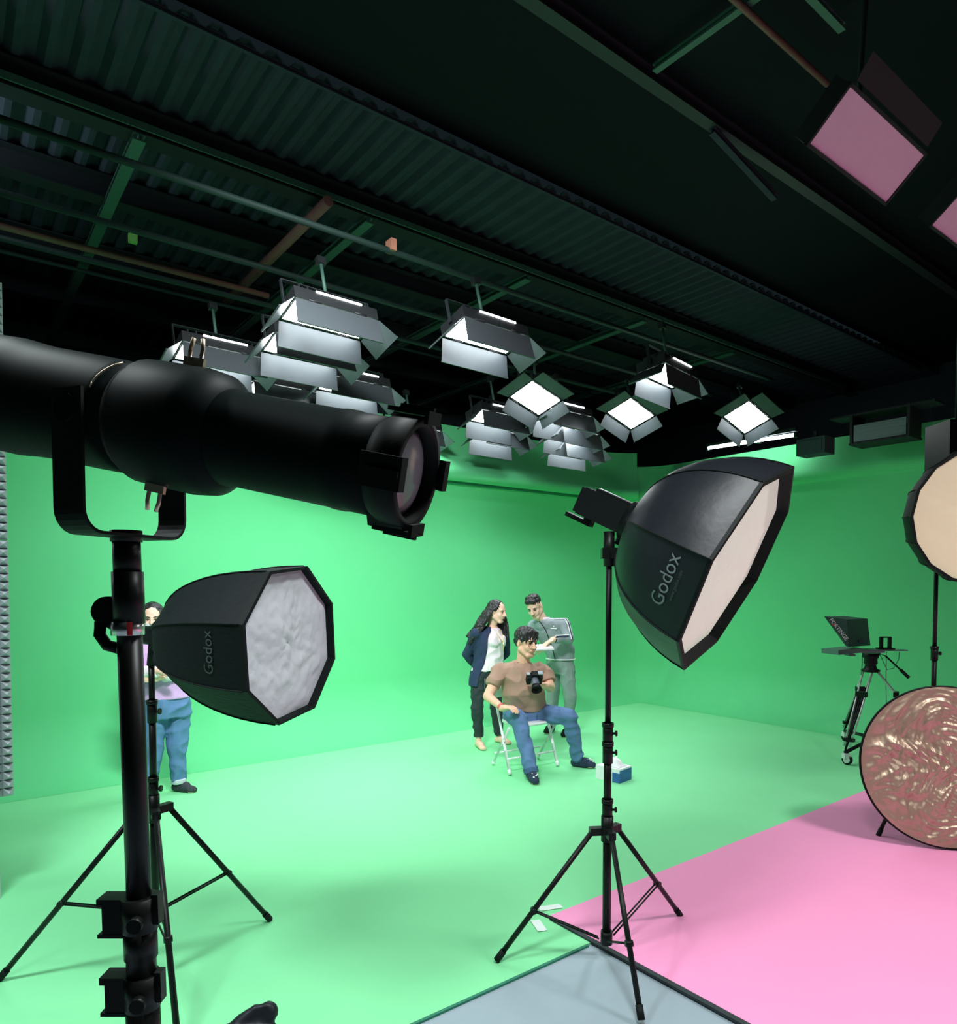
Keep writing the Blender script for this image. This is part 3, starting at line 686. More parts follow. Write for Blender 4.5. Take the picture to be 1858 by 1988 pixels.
b = MB(); b.lathe(Bk, ax, [(PA(270), .05), (PA(285), .088), (PA(300), .096), (PA(400), .097), (PA(435), .092), (PA(455), .075), (PA(470), .05)], 40); b.build('gate_housing', 'lamp_black', sl)
b = MB(); b.lathe(Bk, ax, [(PA(440), .066), (PA(450), .0735), (PA(465), .0735), (PA(475), .0715), (PA(660), .071), (PA(668), .0725), (PA(690), .0725), (PA(698), .071), (PA(750), .071)], 40); b.build('lens_tube', 'lamp_black', sl)
b = MB(); dn_ = PA(742); dF = PA(812)
b.lathe(Bk, ax, [(dn_, .06), (dn_+.004, .07), (dn_+.02, .078), (dF, .079), (dF, .066), (dF-.022, .064)], 44, cap=False)
b.build('front_bezel', 'black_matte', sl)
b = MB(); b.lathe(Bk, ax, [(dF-.020, .0645), (dF-.014, .05), (dF-.010, .03), (dF-.009, .004)], 40); b.build('front_lens', 'glass', sl)
fc_ = Bk+ax*(dF-.004); upv = (V((0, 0, 1))-ax*ax.z).normalized(); sdv = ax.cross(upv)
RRf = Matrix((ax, sdv, upv)).transposed()
for (ang, lab) in ((0, 1), (90, 1), (180, 1), (270, 1)):
    a = R_(ang+8); rd = upv*math.cos(a)+sdv*math.sin(a); tg = ax.cross(rd); Rm = Matrix((ax, tg, rd)).transposed()
    b = MB(); b.box(fc_+rd*.083-ax*.015, (.06, .045, .006), Rm); b.box(fc_+rd*.078+ax*.014, (.006, .045, .018), Rm); b.box(fc_+rd*.086-ax*.01, (.05, .008, .012), Rm)
    b.build('accessory_clip', 'black_matte', sl)
b = MB(); a = R_(188); rd = upv*math.cos(a)+sdv*math.sin(a); b.add([Bk+ax*(dn_-.005)+rd*.064, Bk+ax*(dn_+.0)+rd*.085+sdv*.02, Bk+ax*(dF)+rd*.092, Bk+ax*(dF)+rd*.075, Bk+ax*(dn_)+rd*.066+sdv*.03, Bk+ax*dF+rd*.078+sdv*.03], [(0, 1, 2, 3), (0, 3, 5, 4), (1, 4, 5, 2), (0, 4, 1)]); b.build('bracket_wedge', 'black_matte', sl)
# yoke
bz = pix(335, 1049, 1.256).z; u = V((.26, .966, 0)).normalized(); pv_z = pix(131, 792, 1.044).z
nearp = V((PB.x, PB.y, 0))-u*.112; farp = V((PB.x, PB.y, 0))+u*.112
fw = V((ax.x, ax.y, 0)).normalized(); b = MB()
def yoke_path():
    pts = [V((nearp.x, nearp.y, pv_z+.03)), V((nearp.x, nearp.y, bz+.05))]
    for i in range(7):
        a = PI/2*i/6; pts.append(V((nearp.x, nearp.y, 0))+u*(.035*(1-math.cos(a)))+V((0, 0, bz+.035-.035*math.sin(a))))
    for i in range(7):
        a = PI/2*i/6; pts.append(V((farp.x, farp.y, 0))-u*(.035*(1-math.sin(a)))+V((0, 0, bz+.035-.035*math.cos(a))))
    pts += [V((farp.x, farp.y, bz+.05)), V((farp.x, farp.y, pv_z+.03))]
    return pts
yp = yoke_path(); rr = []
for i, p in enumerate(yp):
    d = (yp[min(i+1, len(yp)-1)]-yp[max(i-1, 0)]).normalized(); nn = fw.cross(d).normalized(); hw = .028
    rr.append([p-fw*hw-nn*.0025, p+fw*hw-nn*.0025, p+fw*hw+nn*.0025, p-fw*hw+nn*.0025])
b.rings(rr, sm=False); b.build('yoke', 'black_matte', sl)
for p, s_ in ((nearp, -1), (farp, 1)):
    b = MB(); c_ = V((p.x, p.y, pv_z)); b.cyl(c_-u*.02*s_, c_+u*.006*s_, .02, seg=20); b.build('pivot_knob', 'lamp_black', sl)
# shutter handles
for sg in (1, -1):
    b = MB(); c_ = Bk+ax*PA(378 if sg > 0 else 345)+upv*sg*.09+sdv*(.02)
    for k in (-1, 1): b.tube([c_+ax*.010*k, c_+ax*.011*k+upv*sg*.03, c_+ax*.008*k+upv*sg*.045], .0035, 6)
    b.box(c_+upv*sg*.006, (.036, .006, .02), RRf); b.build('shutter_handle', 'brass', sl)
b = MB(); vd = (V((0, 0, H))-(Bk+ax*PA(285))).normalized(); vd = (vd-ax*vd.dot(ax)).normalized(); vu = ax.cross(vd)
pts = []
for i in range(7):
    a = R_(20+5.5*i); pts.append(Bk+ax*PA(270+22*(i/6)**2)+(vd*math.cos(a)-vu*math.sin(a)*(-1 if (-vu).z < 0 else 1))*.0985)
b.tube(pts, .0018, 6); b.build('shutter_edge', 'brass', sl)
b = MB(); vs_, fs = None, None
b.lathe(Bk+ax*PA(570)+vd*.0662, vd, [(0, .014), (.0008, .013)], 24); b.build('badge', pm('dark_red', (.05, .008, .008), .5), sl)
# black bag at the bottom edge
b = MB(); c_ = V((-.84, 2.40, .10)); b.ell(c_, (.17, .03, 0), (-.03, .10, 0), (.02, 0, .10), 20, 12); b.cap(c_+V((-.02, .02, .05)), c_+V((.04, .05, .125)), .05, .02); b.cap(c_+V((.04, .05, .12)), c_+V((.095, .06, .135)), .02, .012); b.cap(c_+V((.05, .04, .06)), c_+V((.095, .06, .12)), .05, .02)
soft(b, 'sandbag', 'fabric_sheen', .008, 3, wr=.008, ws=8, label='black fabric bag on the green floor at the bottom edge of the photo', category='bag')

# ================================================================== TISSUE BOX
c_ = V((1.225, 6.25, 0)); R = Matrix.Rotation(-.77, 3, 'Z')
tb = empty('tissue_box', c_, 'white and blue tissue box on the green floor beside the seated man', 'tissue box')
b = MB(); b.box(c_+V((0, 0, .062)), (.25, .20, .124), R); b.build('carton', 'paper', tb)
b = MB(); b.box(c_+R@V((.126, 0, 0))+V((0, 0, .055)), (.004, .19, .108), R); b.box(c_+R@V((.09, -.101, 0))+V((0, 0, .045)), (.075, .003, .085), R); b.build('blue_panel', 'tissue_blue', tb)
b = MB(); b.grid(lambda u, v: c_+R@V(((u-.4)*.16, (v-.5)*.14, 0))+V((0, 0, .126+.07*math.sin(PI*u)*math.sin(PI*v)*(1+.9*noise.noise(V((u*5, v*5, 1)))))), 12, 12); b.build('tissue', 'paper', tb)
# ================================================================== PEOPLE
UP = V((0, 0, 1))
def frame(f, u=UP):
    f = V(f).normalized(); u = (V(u)-f*V(u).dot(f)).normalized(); r = f.cross(u).normalized(); return f, u, r
def head(b, c, f, u, r, s, beard=0):
    P = lambda x, y, z: c+r*(x*s)+f*(y*s)+u*(z*s)
    E = lambda p, a, d, h: b.ell(p, r*a*s, f*d*s, u*h*s, 18, 12)
    E(P(0, -.012, .028), .076, .095, .088); E(P(0, .022, -.03), .060, .066, .084)
    b.cap(P(-.02, .058, -.098), P(.02, .058, -.098), .022*s); b.cap(P(-.05, .0, -.055), P(-.018, .05, -.095), .028*s, .022*s); b.cap(P(.05, 0, -.055), P(.018, .05, -.095), .028*s, .022*s)
    b.cap(P(0, .084, .012), P(0, .106, -.026), .010*s, .0145*s); b.cap(P(-.012, .092, -.030), P(.012, .092, -.030), .010*s)
    b.cap(P(-.034, .070, .026), P(.034, .070, .026), .014*s); b.cap(P(-.036, .058, -.030), P(-.03, .06, -.04), .024*s); b.cap(P(.036, .058, -.030), P(.03, .06, -.04), .024*s)
    b.cap(P(-.018, .080, -.058), P(.018, .080, -.058), .011*s)
    for k in (-1, 1): b.ell(P(.076*k, -.012, -.008), r*.010*s, f*.020*s, u*.032*s)
def face(root, c, f, u, r, s, brow=.0035, glasses=False, closed=False):
    P = lambda x, y, z: c+r*(x*s)+f*(y*s)+u*(z*s)
    for k in (-1, 1):
        b = MB(); b.ell(P(.030*k, .080, .002), r*.014*s, f*.005*s, u*(.004 if closed else .0065)*s, 12, 8); b.build('eye', 'eye', root)
        b = MB(); b.tube([P(.013*k, .088, .020), P(.030*k, .086, .026), P(.048*k, .072, .020)], [.003*s, brow*1.3*s, .002*s], 6); b.build('eyebrow', 'hair', root)
    b = MB(); b.tube([P(-.024, .086, -.060), P(-.008, .0935, -.0575), P(.008, .0935, -.0575), P(.024, .086, -.060)], [.002*s, .006*s, .006*s, .002*s], 8); b.build('mouth', 'lips', root)
    if glasses:
        g = empty_part('glasses', P(0, .1, 0), root)
        for k in (-1, 1):
            b = MB(); pts = [P(.032*k+.024*math.cos(a), .096-.006*abs(math.cos(a)), -.002+.019*math.sin(a)) for a in [2*PI*i/20 for i in range(21)]]; b.tube(pts, .0016, 6)
            b.tube([P(.056*k, .09, 0), P(.080*k, .02, .002), P(.082*k, -.02, 0)], .0016, 6); b.build('glasses_frame', 'black', g)
def empty_part(name, loc, parent):
    b = MB(); b.cyl(loc+V((-.006, 0, 0)), loc+V((.006, 0, 0)), .0016, seg=6); return b.build(name, 'black', parent)
def hand(b, wr, d, pn, side, curl=.5, s=1.0, thumb=1):
    d = V(d).normalized(); pn = (V(pn)-d*V(pn).dot(d)).normalized(); w = d.cross(pn)*side
    b.cap(wr-d*.02, wr+d*.03, .026*s, .030*s)
    b.ell(wr+d*.055*s, d*.048*s, w*.041*s, pn*.017*s, 14, 9)
    for i, (off, ln) in enumerate(((.030, .070), (.010, .078), (-.011, .072), (-.030, .056))):
        p0 = wr+d*.088*s+w*off*s; a1_ = curl*.55; a2_ = curl*1.25
        p1 = p0+(d*math.cos(a1_)+pn*math.sin(a1_))*ln*.5*s; p2 = p1+(d*math.cos(a2_)+pn*math.sin(a2_))*ln*.5*s
        b.cap(wr+d*.06*s+w*off*.8*s, p0, .0105*s, .0098*s, 8); b.cap(p0, p1, .0098*s, .009*s, 8); b.cap(p1, p2, .009*s, .0078*s, 8)
    t0 = wr+d*.028*s+w*.026*s; t1 = t0+(d*.65+w*.7+pn*.15).normalized()*.042*s; t2 = t1+(d*.9+w*.2+pn*.35).normalized()*.036*s
    b.cap(t0, t1, .0135*s, .012*s, 8); b.cap(t1, t2, .0115*s, .009*s, 8)
def chain(b, pts, rs, seg=14):
    for i in range(len(pts)-1): b.cap(pts[i], pts[i+1], rs[i], rs[i+1], seg)
def flatcone(b, p0, p1, r0, r1, seg=18): b.cyl(p0, p1, r0, r1, seg)
def loft(b, secs, lat, fr, seg=24, pw=1.0):
    rr = []
    for c, a, d in secs:
        ring = []
        for k in range(seg):
            t = 2*PI*k/seg; x = math.cos(t); y = math.sin(t)
            ring.append(c+lat*a*math.copysign(abs(x)**pw, x)+fr*d*math.copysign(abs(y)**pw, y))
        rr.append(ring)
    b.rings(rr)
def foot(b, ank, toe, r=.036):
    d = toe-ank; dh = V((d.x, d.y, 0)).normalized(); heel = V((ank.x, ank.y, 0))-dh*.03+V((0, 0, r)); sd = dh.cross(UP)
    L = .235
    b.cap(heel, heel+dh*.10+V((0, 0, .012)), r, r*1.1); b.cap(heel+dh*.08, heel+dh*(L-.06)+V((0, 0, -.008)), r*1.1, r*.75)
    b.cap(heel+dh*(L-.09)-sd*.016-UP*.008, heel+dh*(L-.055)-sd*.014-UP*.014, r*.7, r*.55); b.cap(heel+dh*(L-.09)+sd*.016-UP*.008, heel+dh*(L-.07)+sd*.018-UP*.014, r*.7, r*.5)
    b.cap(V((ank.x, ank.y, .11)), heel+dh*.03, r*.95, r)
    for v in b.v:
        if v.z < .004: v.z = .004

# ---------- seated man
f, u, lat = V((.25, -.97, 0)).normalized(), UP, V((.97, .25, 0)).normalized()
pel = pix(1018, 1378, 6.72); hipR, kneeR, ankR = pix(994, 1386, 6.70), pix(1008, 1398, 6.34), pix(1031, 1497, 6.20)
hipL, kneeL, ankL = pix(1044, 1384, 6.74), pix(1106, 1392, 6.52), pix(1122, 1474, 6.66)
belly, chest, neck = pix(1016, 1345, 6.66), pix(1008, 1312, 6.67), pix(1015, 1285, 6.66)
shA, shB = pix(970, 1304, 6.60), pix(1056, 1302, 6.80)
elA, wrA = pix(947, 1352, 6.50), pix(976, 1375, 6.33)
elB, wrB = pix(1069, 1335, 6.70), pix(1060, 1331, 6.52)
hc = pix(1022, 1247, 6.60); hf, hu, hr = frame((.60, -.78, -.12), (.06, 0, 1)); hs = 1.16
root = empty('person', V((pel.x, pel.y, 0)), 'seated man in brown T-shirt and blue jeans with glasses, holding a camera', 'person')
b = MB()
head(b, hc, hf, hu, hr, hs); b.cap(neck-UP*.03, hc-hu*.06-hf*.02, .066, .062)
loft(b, [(pel-UP*.06, .15, .11), (pel, .165, .125), (belly, .17, .135), (chest, .185, .115), (chest+UP*.09, .17, .09), (neck-UP*.01, .08, .06)], lat, f)
chain(b, [shA, elA, wrA], [.056, .047, .029]); chain(b, [shB, elB, wrB], [.056, .047, .030])
hand(b, wrA, pix(1004, 1372, 6.22)-wrA, V((0, .1, -1)), 1, .9, 1.12); hand(b, wrB, pix(1034, 1333, 6.42)-wrB, V((0, .5, .6)), 1, .8, 1.1)
for h, k, a in ((hipR, kneeR, ankR), (hipL, kneeL, ankL)): chain(b, [h, k, a], [.075, .05, .038])
for a, t in ((ankR, pix(1041, 1520, 6.02)), (ankL, pix(1154, 1488, 6.60))): foot(b, a, t, .032)
soft(b, 'body', 'skin', .006, 2, root)
face(root, hc, hf, hu, hr, hs, .0035, glasses=True)
P = lambda x, y, z: hc+hr*(x*hs)+hf*(y*hs)+hu*(z*hs)
b = MB(); b.ell(P(0, -.020, .050), hr*.089*hs, hf*.098*hs, hu*.083*hs, 20, 14)
for k in (-1, 1): b.cap(P(.076*k, -.01, .04), P(.079*k, -.025, -.002), .016*hs, .010*hs); b.cap(P(.076*k, .02, .04), P(.076*k, .025, .01), .014*hs, .006*hs)
b.cap(P(-.03, -.085, 0), P(.03, -.085, 0), .03*hs); b.cap(P(-.02, -.08, -.03), P(.02, -.08, -.03), .022*hs)
for i in range(9):
    x = -.062+.0155*i; b.cap(P(x*.9, .045, .095-abs(x)*.2), P(x, .088-abs(x)*.45, .036-.010*(i % 3)), .018*hs, .008*hs)
soft(b, 'hair', 'hair', .006, 2, root, wr=.004, ws=45, stretch=(1, 1, .5))
b = MB()
loft(b, [(pel+UP*.00, .205, .155), (pel+UP*.05, .21, .165), (belly, .205, .172), (chest-UP*.02, .212, .15), (chest+UP*.05, .205, .13), (chest+UP*.10, .18, .105), (neck-UP*.025, .105, .08), (neck+UP*.0, .078, .072)], lat, f)
for sh, el, k in ((shA, elA, .60), (shB, elB, .66)):
    b.ball(sh, .078); flatcone(b, sh, sh.lerp(el, k), .080, .076); b.cap(sh, chest+UP*.05, .078, .10)
soft(b, 't_shirt', 'tee', .008, 3, root, wr=.011, ws=7, seed=2, stretch=(1, 1, .8))
b = MB(); b.rings([[neck+UP*(.004+.006*j)+lat*(.073-.004*j)*math.cos(t)+f*(.067-.004*j)*math.sin(t)+f*.004 for t in [2*PI*k/24 for k in range(24)]] for j in (0, 1)], cap=False); b.build('collar', pm('collar_pale', (.5, .36, .28), .8), root)
b = MB(); loft(b, [(pel-UP*.10, .17, .13), (pel-UP*.02, .19, .15), (pel+UP*.02, .19, .15)], lat, f)
for h, k, a in ((hipR, kneeR, ankR), (hipL, kneeL, ankL)):
    b.cap(h, k, .095, .078); b.ball(k, .078); flatcone(b, k, k.lerp(a, 1.02), .076, .062)
soft(b, 'jeans', 'jeans', .008, 4, root, wr=.007, ws=9, seed=5, stretch=(1, 1, 1.3))
b = MB(); flatcone(b, kneeR.lerp(ankR, .93), kneeR.lerp(ankR, 1.04), .068, .069); soft(b, 'jeans_cuff', 'jeans_dark', .006, 2, root)
for a, t in ((ankR, pix(1041, 1520, 6.02)), (ankL, pix(1154, 1488, 6.60))):
    b = MB(); foot(b, a, t, .043); sh_ = soft(b, 'shoe', 'shoe', .006, 3, root)
    d = V((t.x-a.x, t.y-a.y, 0)).normalized(); sd = d.cross(UP)
    for k, (x, y) in enumerate(((.09, .012), (.13, -.014), (.155, .014), (.11, -.03))):
        c_ = V((a.x, a.y, 0))+d*x+sd*y+UP*(.085-.22*(x-.09)); b = MB(); b.ell(c_, d*.012, sd*.009, UP*.007, 8, 5); b.build('pale_patch', 'logo_white', sh_)
b = MB(); d = (elA-wrA).normalized(); b.cyl(wrA+d*.018, wrA+d*.038, .034, .036, 16); b.build('red_wristband', pm('wrist_red', (.7, .15, .15), .6), root)

# ---------- camera in his hand
cc_ = pix(1037, 1316, 6.40); cf, cu_, cr = frame((.10, -.78, -.62), (0, 0, 1)); Rm = Matrix((cr, cf, cu_)).transposed()
ro = empty('camera', cc_, 'black photo camera with large lens held before the brown T-shirt', 'camera')
b = MB(); b.box(cc_, (.145, .05, .09), Rm); b.box(cc_+cr*.055+cf*.02, (.035, .05, .085), Rm); b.box(cc_-cr*.055+cf*.018, (.03, .045, .085), Rm); b.box(cc_+cu_*.05, (.06, .05, .03), Rm); b.build('body', 'black_matte', ro)
b = MB(); b.lathe(cc_+cf*.02, cf, [(0, .036), (.02, .038), (.05, .037), (.085, .040)], 24); b.build('lens', 'camera_grey', ro)
b = MB(); b.lathe(cc_+cf*.105, cf, [(0, .041), (.05, .050), (.05, .046), (.005, .036), (.004, .001)], 24); b.build('lens_hood', 'black', ro)
b = MB(); b.box(cc_-cr*.05+cu_*.062, (.045, .04, .016), Rm); b.build('microphone_box', pm('mic_grey', (.3, .34, .38), .4), ro)
b = MB(); b.box(cc_+cr*.062+cu_*.055, (.03, .03, .012), Rm); b.build('top_dial', pm('dial_grey', (.35, .37, .38), .4), ro)

# ---------- folding chair
ro = empty('folding_chair', V((.44, 6.65, 0)), 'white metal folding chair under the seated man', 'chair')
fl, fr_ = V((.29, 6.34, .012)), V((.765, 6.66, .012)); bl, br = V((.14, 6.72, .012)), V((.60, 6.98, .012))
back = (bl-fl).normalized(); tl = fl+back*.42*1.0+UP*.80; tr = fr_+back*.42+UP*.80
for p, q in ((fl, tl), (fr_, tr)):
    b = MB(); b.tube([p, p.lerp(q, .5), q-UP*.04, q], .0125, 8); lg = b.build('front_leg', 'chair', ro)
    b = MB(); b.cyl(p, p+(q-p).normalized()*.045, .017, seg=10); b.build('leg_tip', 'chair', lg)
for p, q, k in ((bl, fl, .5), (br, fr_, .5)):
    topp = q+back*.02+UP*.43; b = MB(); b.tube([p, topp], .0115, 8); lg = b.build('rear_leg', 'chair', ro)
    b = MB(); b.cyl(p, p+(topp-p).normalized()*.04, .016, seg=10); b.build('leg_tip', 'chair', lg)
b = MB(); b.cyl(fl+UP*.0+(tl-fl)*.16, fr_+(tr-fr_)*.16, .009, seg=8); b.build('front_rail', 'chair', ro)
b = MB(); b.cyl(bl+UP*.12+(fl-bl)*.12, br+UP*.12+(fr_-br)*.12, .009, seg=8); b.build('rear_rail', 'chair', ro)
sc_ = (fl+fr_)/2+back*.20; sd = (fr_-fl).normalized()
b = MB()
def rrect(z, g): return [V((sc_.x, sc_.y, z))+sd*(x*(.225+g))+back*(y*(.20+g)) for x, y in [(math.copysign(abs(math.cos(t))**.45, math.cos(t)), math.copysign(abs(math.sin(t))**.45, math.sin(t))) for t in [2*PI*k/32 for k in range(32)]]]
b.rings([rrect(.43, -.008), rrect(.436, 0), rrect(.452, 0), rrect(.458, -.01)]); b.build('seat', 'chair', ro)
b = MB(); b.rings([[tl.lerp(tr, i/10)+back*(.02+.03*math.sin(PI*i/10))+UP*dz+back*dy for dz, dy in ((-.16, 0), (0, .0), (.0, .012), (-.16, .012))] for i in range(11)]); b.build('backrest', 'chair', ro)
for p, q in ((fl, tl), (fr_, tr)):
    b = MB(); c_ = p.lerp(q, .44); b.cap(c_, c_-UP*.07-back*.05, .014, .010); b.build('hinge_bracket', 'chair', ro)

# ---------- standing man with notebook
f = V((-.5, -.86, 0)).normalized(); lat = V((.86, -.5, 0)).normalized()
pel, waist, chest, neck = pix(1088, 1292, 8.17), pix(1084, 1262, 8.16), pix(1070, 1226, 8.12), pix(1054, 1203, 8.08)
shA, shB = pix(1036, 1214, 8.30), pix(1096, 1212, 7.98)
elB, wrB = pix(1105, 1241, 7.88), pix(1076, 1241, 7.76); elA, wrA = pix(1024, 1252, 8.1), pix(1042, 1266, 7.85)
hips = ((pix(1100, 1302, 8.10), pix(1107, 1355, 8.02), pix(1103, 1412, 8.10)), (pix(1076, 1302, 8.22), pix(1073, 1355, 8.24), pix(1070, 1410, 8.27)))
hc = pix(1037, 1177, 7.98); hf, hu, hr = frame((-.28, -.80, -.55), (-.30, -.30, 1)); hs = 1.12
root = empty('person', V((pel.x, pel.y, 0)), 'standing man in grey striped tracksuit bowing over a notebook, behind the seated man', 'person')
b = MB(); head(b, hc, hf, hu, hr, hs); b.cap(neck-UP*.02, hc-hu*.05-hf*.02, .064, .060)
loft(b, [(pel-UP*.06, .14, .10), (pel, .155, .11), (waist, .14, .11), (chest, .165, .11), (neck-UP*.05, .11, .06), (neck, .06, .055)], lat, f)
chain(b, [shA, elA, wrA], [.05, .042, .028]); chain(b, [shB, elB, wrB], [.05, .042, .028])
hand(b, wrB, pix(1058, 1250, 7.70)-wrB, V((-.2, -.2, -1)), -1, .45, 1.15); hand(b, wrA, pix(1060, 1262, 7.74)-wrA, V((0, 0, 1)), 1, .5, 1.1)
for h, k, a in hips: chain(b, [h, k, a], [.07, .048, .036]); foot(b, a, a+f*.2, .030)
soft(b, 'body', 'skin_light', .006, 2, root)
face(root, hc, hf, hu, hr, hs, .005, closed=True)
P = lambda x, y, z: hc+hr*(x*hs)+hf*(y*hs)+hu*(z*hs)
b = MB(); b.ell(P(0, -.022, .050), hr*.079*hs, hf*.092*hs, hu*.076*hs, 20, 14); b.cap(P(-.035, .055, .092), P(.035, .055, .096), .026*hs); b.cap(P(-.03, .02, .11), P(.03, .02, .115), .026*hs)
b.cap(P(-.02, -.09, 0), P(.02, -.09, 0), .02*hs)
soft(b, 'hair', 'hair', .006, 2, root, wr=.003, ws=40)
b = MB()
loft(b, [(pel+UP*.07, .165, .135), (pel+UP*.10, .17, .14), (waist+UP*.03, .19, .155), (chest, .20, .14), (chest+UP*.07, .195, .125), (neck-UP*.03, .12, .09), (neck+UP*.005, .085, .08)], lat, f)
for sh, el, wr in ((shA, elA, wrA), (shB, elB, wrB)):
    b.ball(sh, .07); b.cap(sh, chest+UP*.04, .07, .10); b.cap(sh, neck-UP*.05, .068, .085); b.cap(sh, el, .068, .056); flatcone(b, el, el.lerp(wr, .93), .056, .042)
soft(b, 'jacket', 'jacket', .008, 4, root, wr=.006, ws=7, seed=9)
def ringband(c, a, d, h, m, name, up_=UP, lt=lat, fr2=f, seg=28, th=.006):
    b = MB(); b.rings([[c+up_*(h*(j-.5))+lt*(a+(th if k2 else 0))*math.cos(t)+fr2*(d+(th if k2 else 0))*math.sin(t) for t in [2*PI*k/seg for k in range(seg)]] for j, k2 in ((0, 0), (0, 1), (1, 1), (1, 0))], cap=False); return b.build(name, m, root)
ringband(pel+UP*.082, .172, .140, .014, 'logo_white', 'hem_stripe')
ringband(neck+UP*.012, .074, .070, .035, 'white_cloth', 'collar_stripe')
b = MB()
def strip(pts, wdt, m, name):
    b = MB(); rr = []
    for i, (p, nrm) in enumerate(pts):
        d = (pts[min(i+1, len(pts)-1)][0]-pts[max(i-1, 0)][0]).normalized(); s_ = d.cross(nrm).normalized()
        rr.append([p-s_*wdt/2, p+s_*wdt/2, p+s_*wdt/2+nrm*.006, p-s_*wdt/2+nrm*.006])
    b.rings(rr, sm=False); b.build(name, m, root)
outd = (lat*.55+f*.35+UP*.35).normalized()
sp_ = [(neck+lat*.09+UP*.0-f*.0, .0), (shB+UP*.0, .0)]
for off, m_, w_ in ((-.022, 'logo_white', .010), (0, 'navy', .020), (.022, 'logo_white', .010)):
    pts = []
    o1_ = (lat*.7+f*.15+UP*.6).normalized(); o2_ = (lat*.6-f*-.45+UP*.1).normalized()
    sdd = (f*.8-UP*.1).normalized()
    for i in range(5): q = i/4; nrm = (UP*.9+lat*.3*q+f*.25).normalized(); pts.append(((neck+lat*.085-UP*.03).lerp(shB+UP*.0, q)+nrm*(.04+.030*q)+sdd*off, nrm))
    for i in range(1, 7): q = i/6; nrm = (lat*.75+f*.45+UP*(.5-.5*q)).normalized(); pts.append((shB.lerp(elB, q*.95)+nrm*(.071-.011*q)+sdd*off, nrm))
    strip(pts, w_, m_, 'sleeve_stripe')
    pts = []
    for i in range(6): q = i/5; nrm = (V((0.05, -.8, .6))).normalized(); pts.append((elB.lerp(wrB, .05+q*.85)+nrm*(.058-.012*q)+UP*off*-.8, nrm))
    strip(pts, w_, m_, 'sleeve_stripe')
b = MB(); zl = [(neck+f*.078+UP*(-.005)-lat*0, 0)]
strip([(neck+f*.088-UP*.015, f), (chest+f*.152+UP*.03, f), (waist+f*.170+UP*.04, f), (pel+f*.155+UP*.09, f)], .008, 'beam_black', 'zip')
plane_text('▪▪▪▪▪', .02, chest+lat*.10+f*.128+UP*.05, lat, UP, 'logo_white', root, 'chest_print', off=.012) if False else None
b = MB(); b.box(chest+lat*.095+f*.138+UP*.045, (.075, .006, .012), Matrix((lat, f, UP)).transposed()); b.build('chest_print', 'logo_white', root)
b = MB(); b.ball(chest+lat*.095+f*.138+UP*.068, .009); b.build('chest_emblem', 'logo_white', root)
b = MB(); d = (elB-wrB).normalized(); b.cyl(wrB+d*.0, wrB+d*.018, .034, .035, 16); b.build('wristwatch', 'black', root)
b = MB(); b.cyl(wrB+d*.03, wrB+d*.06, .046, .047, 16); b.build('cuff', 'logo_white', root)
b = MB(); loft(b, [(pel-UP*.09, .165, .13), (pel, .175, .14), (pel+UP*.07, .16, .13)], lat, f)
for h, k, a in hips: b.cap(h, k, .098, .072); b.ball(k, .072); flatcone(b, k, a, .070, .052)
soft(b, 'track_trousers', 'trackpants', .008, 4, root, wr=.006, ws=8, seed=12)
for h, k, a in hips: b = MB(); foot(b, a, a+f*.2, .040); soft(b, 'shoe', 'black_matte', .007, 2, root)
# notebook held by him
nb = pix(1052, 1256, 7.68); R = Matrix.Rotation(.15, 3, 'Z')@Matrix.Rotation(.22, 3, 'X')@Matrix.Rotation(-.03, 3, 'Y')
ro = empty('notebook', nb, 'white notebook held open by the man in the grey tracksuit', 'notebook')
b = MB(); b.box(nb, (.23, .17, .012), R); b.build('pages', 'paper', ro)
b = MB(); b.box(nb-R@V((0, 0, .009)), (.24, .18, .004), R); b.build('cover', 'diffuser_cool', ro)

# ---------- woman with long hair
f = V((.75, -.66, 0)).normalized(); lat = V((.66, .75, 0)).normalized()
pel, waist, chest, neck = pix(943, 1306, 7.5), pix(950, 1280, 7.5), pix(951, 1242, 7.48), pix(954, 1214, 7.48)
shA, shB = pix(926, 1229, 7.36), pix(977, 1226, 7.60)
elA, wrA = pix(906, 1270, 7.50), pix(926, 1293, 7.66); elB, wrB = pix(982, 1268, 7.72), pix(948, 1293, 7.72)
hips = ((pix(931, 1314, 7.43), pix(926, 1372, 7.40), pix(929, 1428, 7.46)), (pix(957, 1314, 7.57), pix(963, 1372, 7.64), pix(969, 1424, 7.70)))
toes = (pix(940, 1452, 7.30), pix(992, 1437, 7.58))
hc = pix(965, 1187, 7.42); hf, hu, hr = frame((.86, -.50, -.16), (0, 0, 1)); hs = 1.0
root = empty('person', V((pel.x, pel.y, 0)), 'barefoot woman with long dark hair and navy cardigan, standing left of the seated man', 'person')
b = MB(); head(b, hc, hf, hu, hr, hs); b.cap(neck-UP*.02, hc-hu*.05-hf*.02, .052, .052)
loft(b, [(pel-UP*.06, .14, .10), (pel, .155, .115), (waist, .125, .10), (chest, .145, .11), (neck-UP*.05, .12, .075), (neck, .06, .055)], lat, f)
chain(b, [shA, elA, wrA], [.042, .036, .026]); chain(b, [shB, elB, wrB], [.042, .036, .026])
hand(b, wrA, lat, V((0, 0, 1)), 1, .6, .95); hand(b, wrB, -lat, V((0, 0, 1)), -1, .6, .95)
for (h, k, a), t in zip(hips, toes): chain(b, [h, k, a], [.07, .046, .034]); foot(b, a, t, .034)
soft(b, 'body', 'skin_light', .006, 2, root)
face(root, hc, hf, hu, hr, hs, .0035)
P = lambda x, y, z: hc+hr*(x*hs)+hf*(y*hs)+hu*(z*hs)
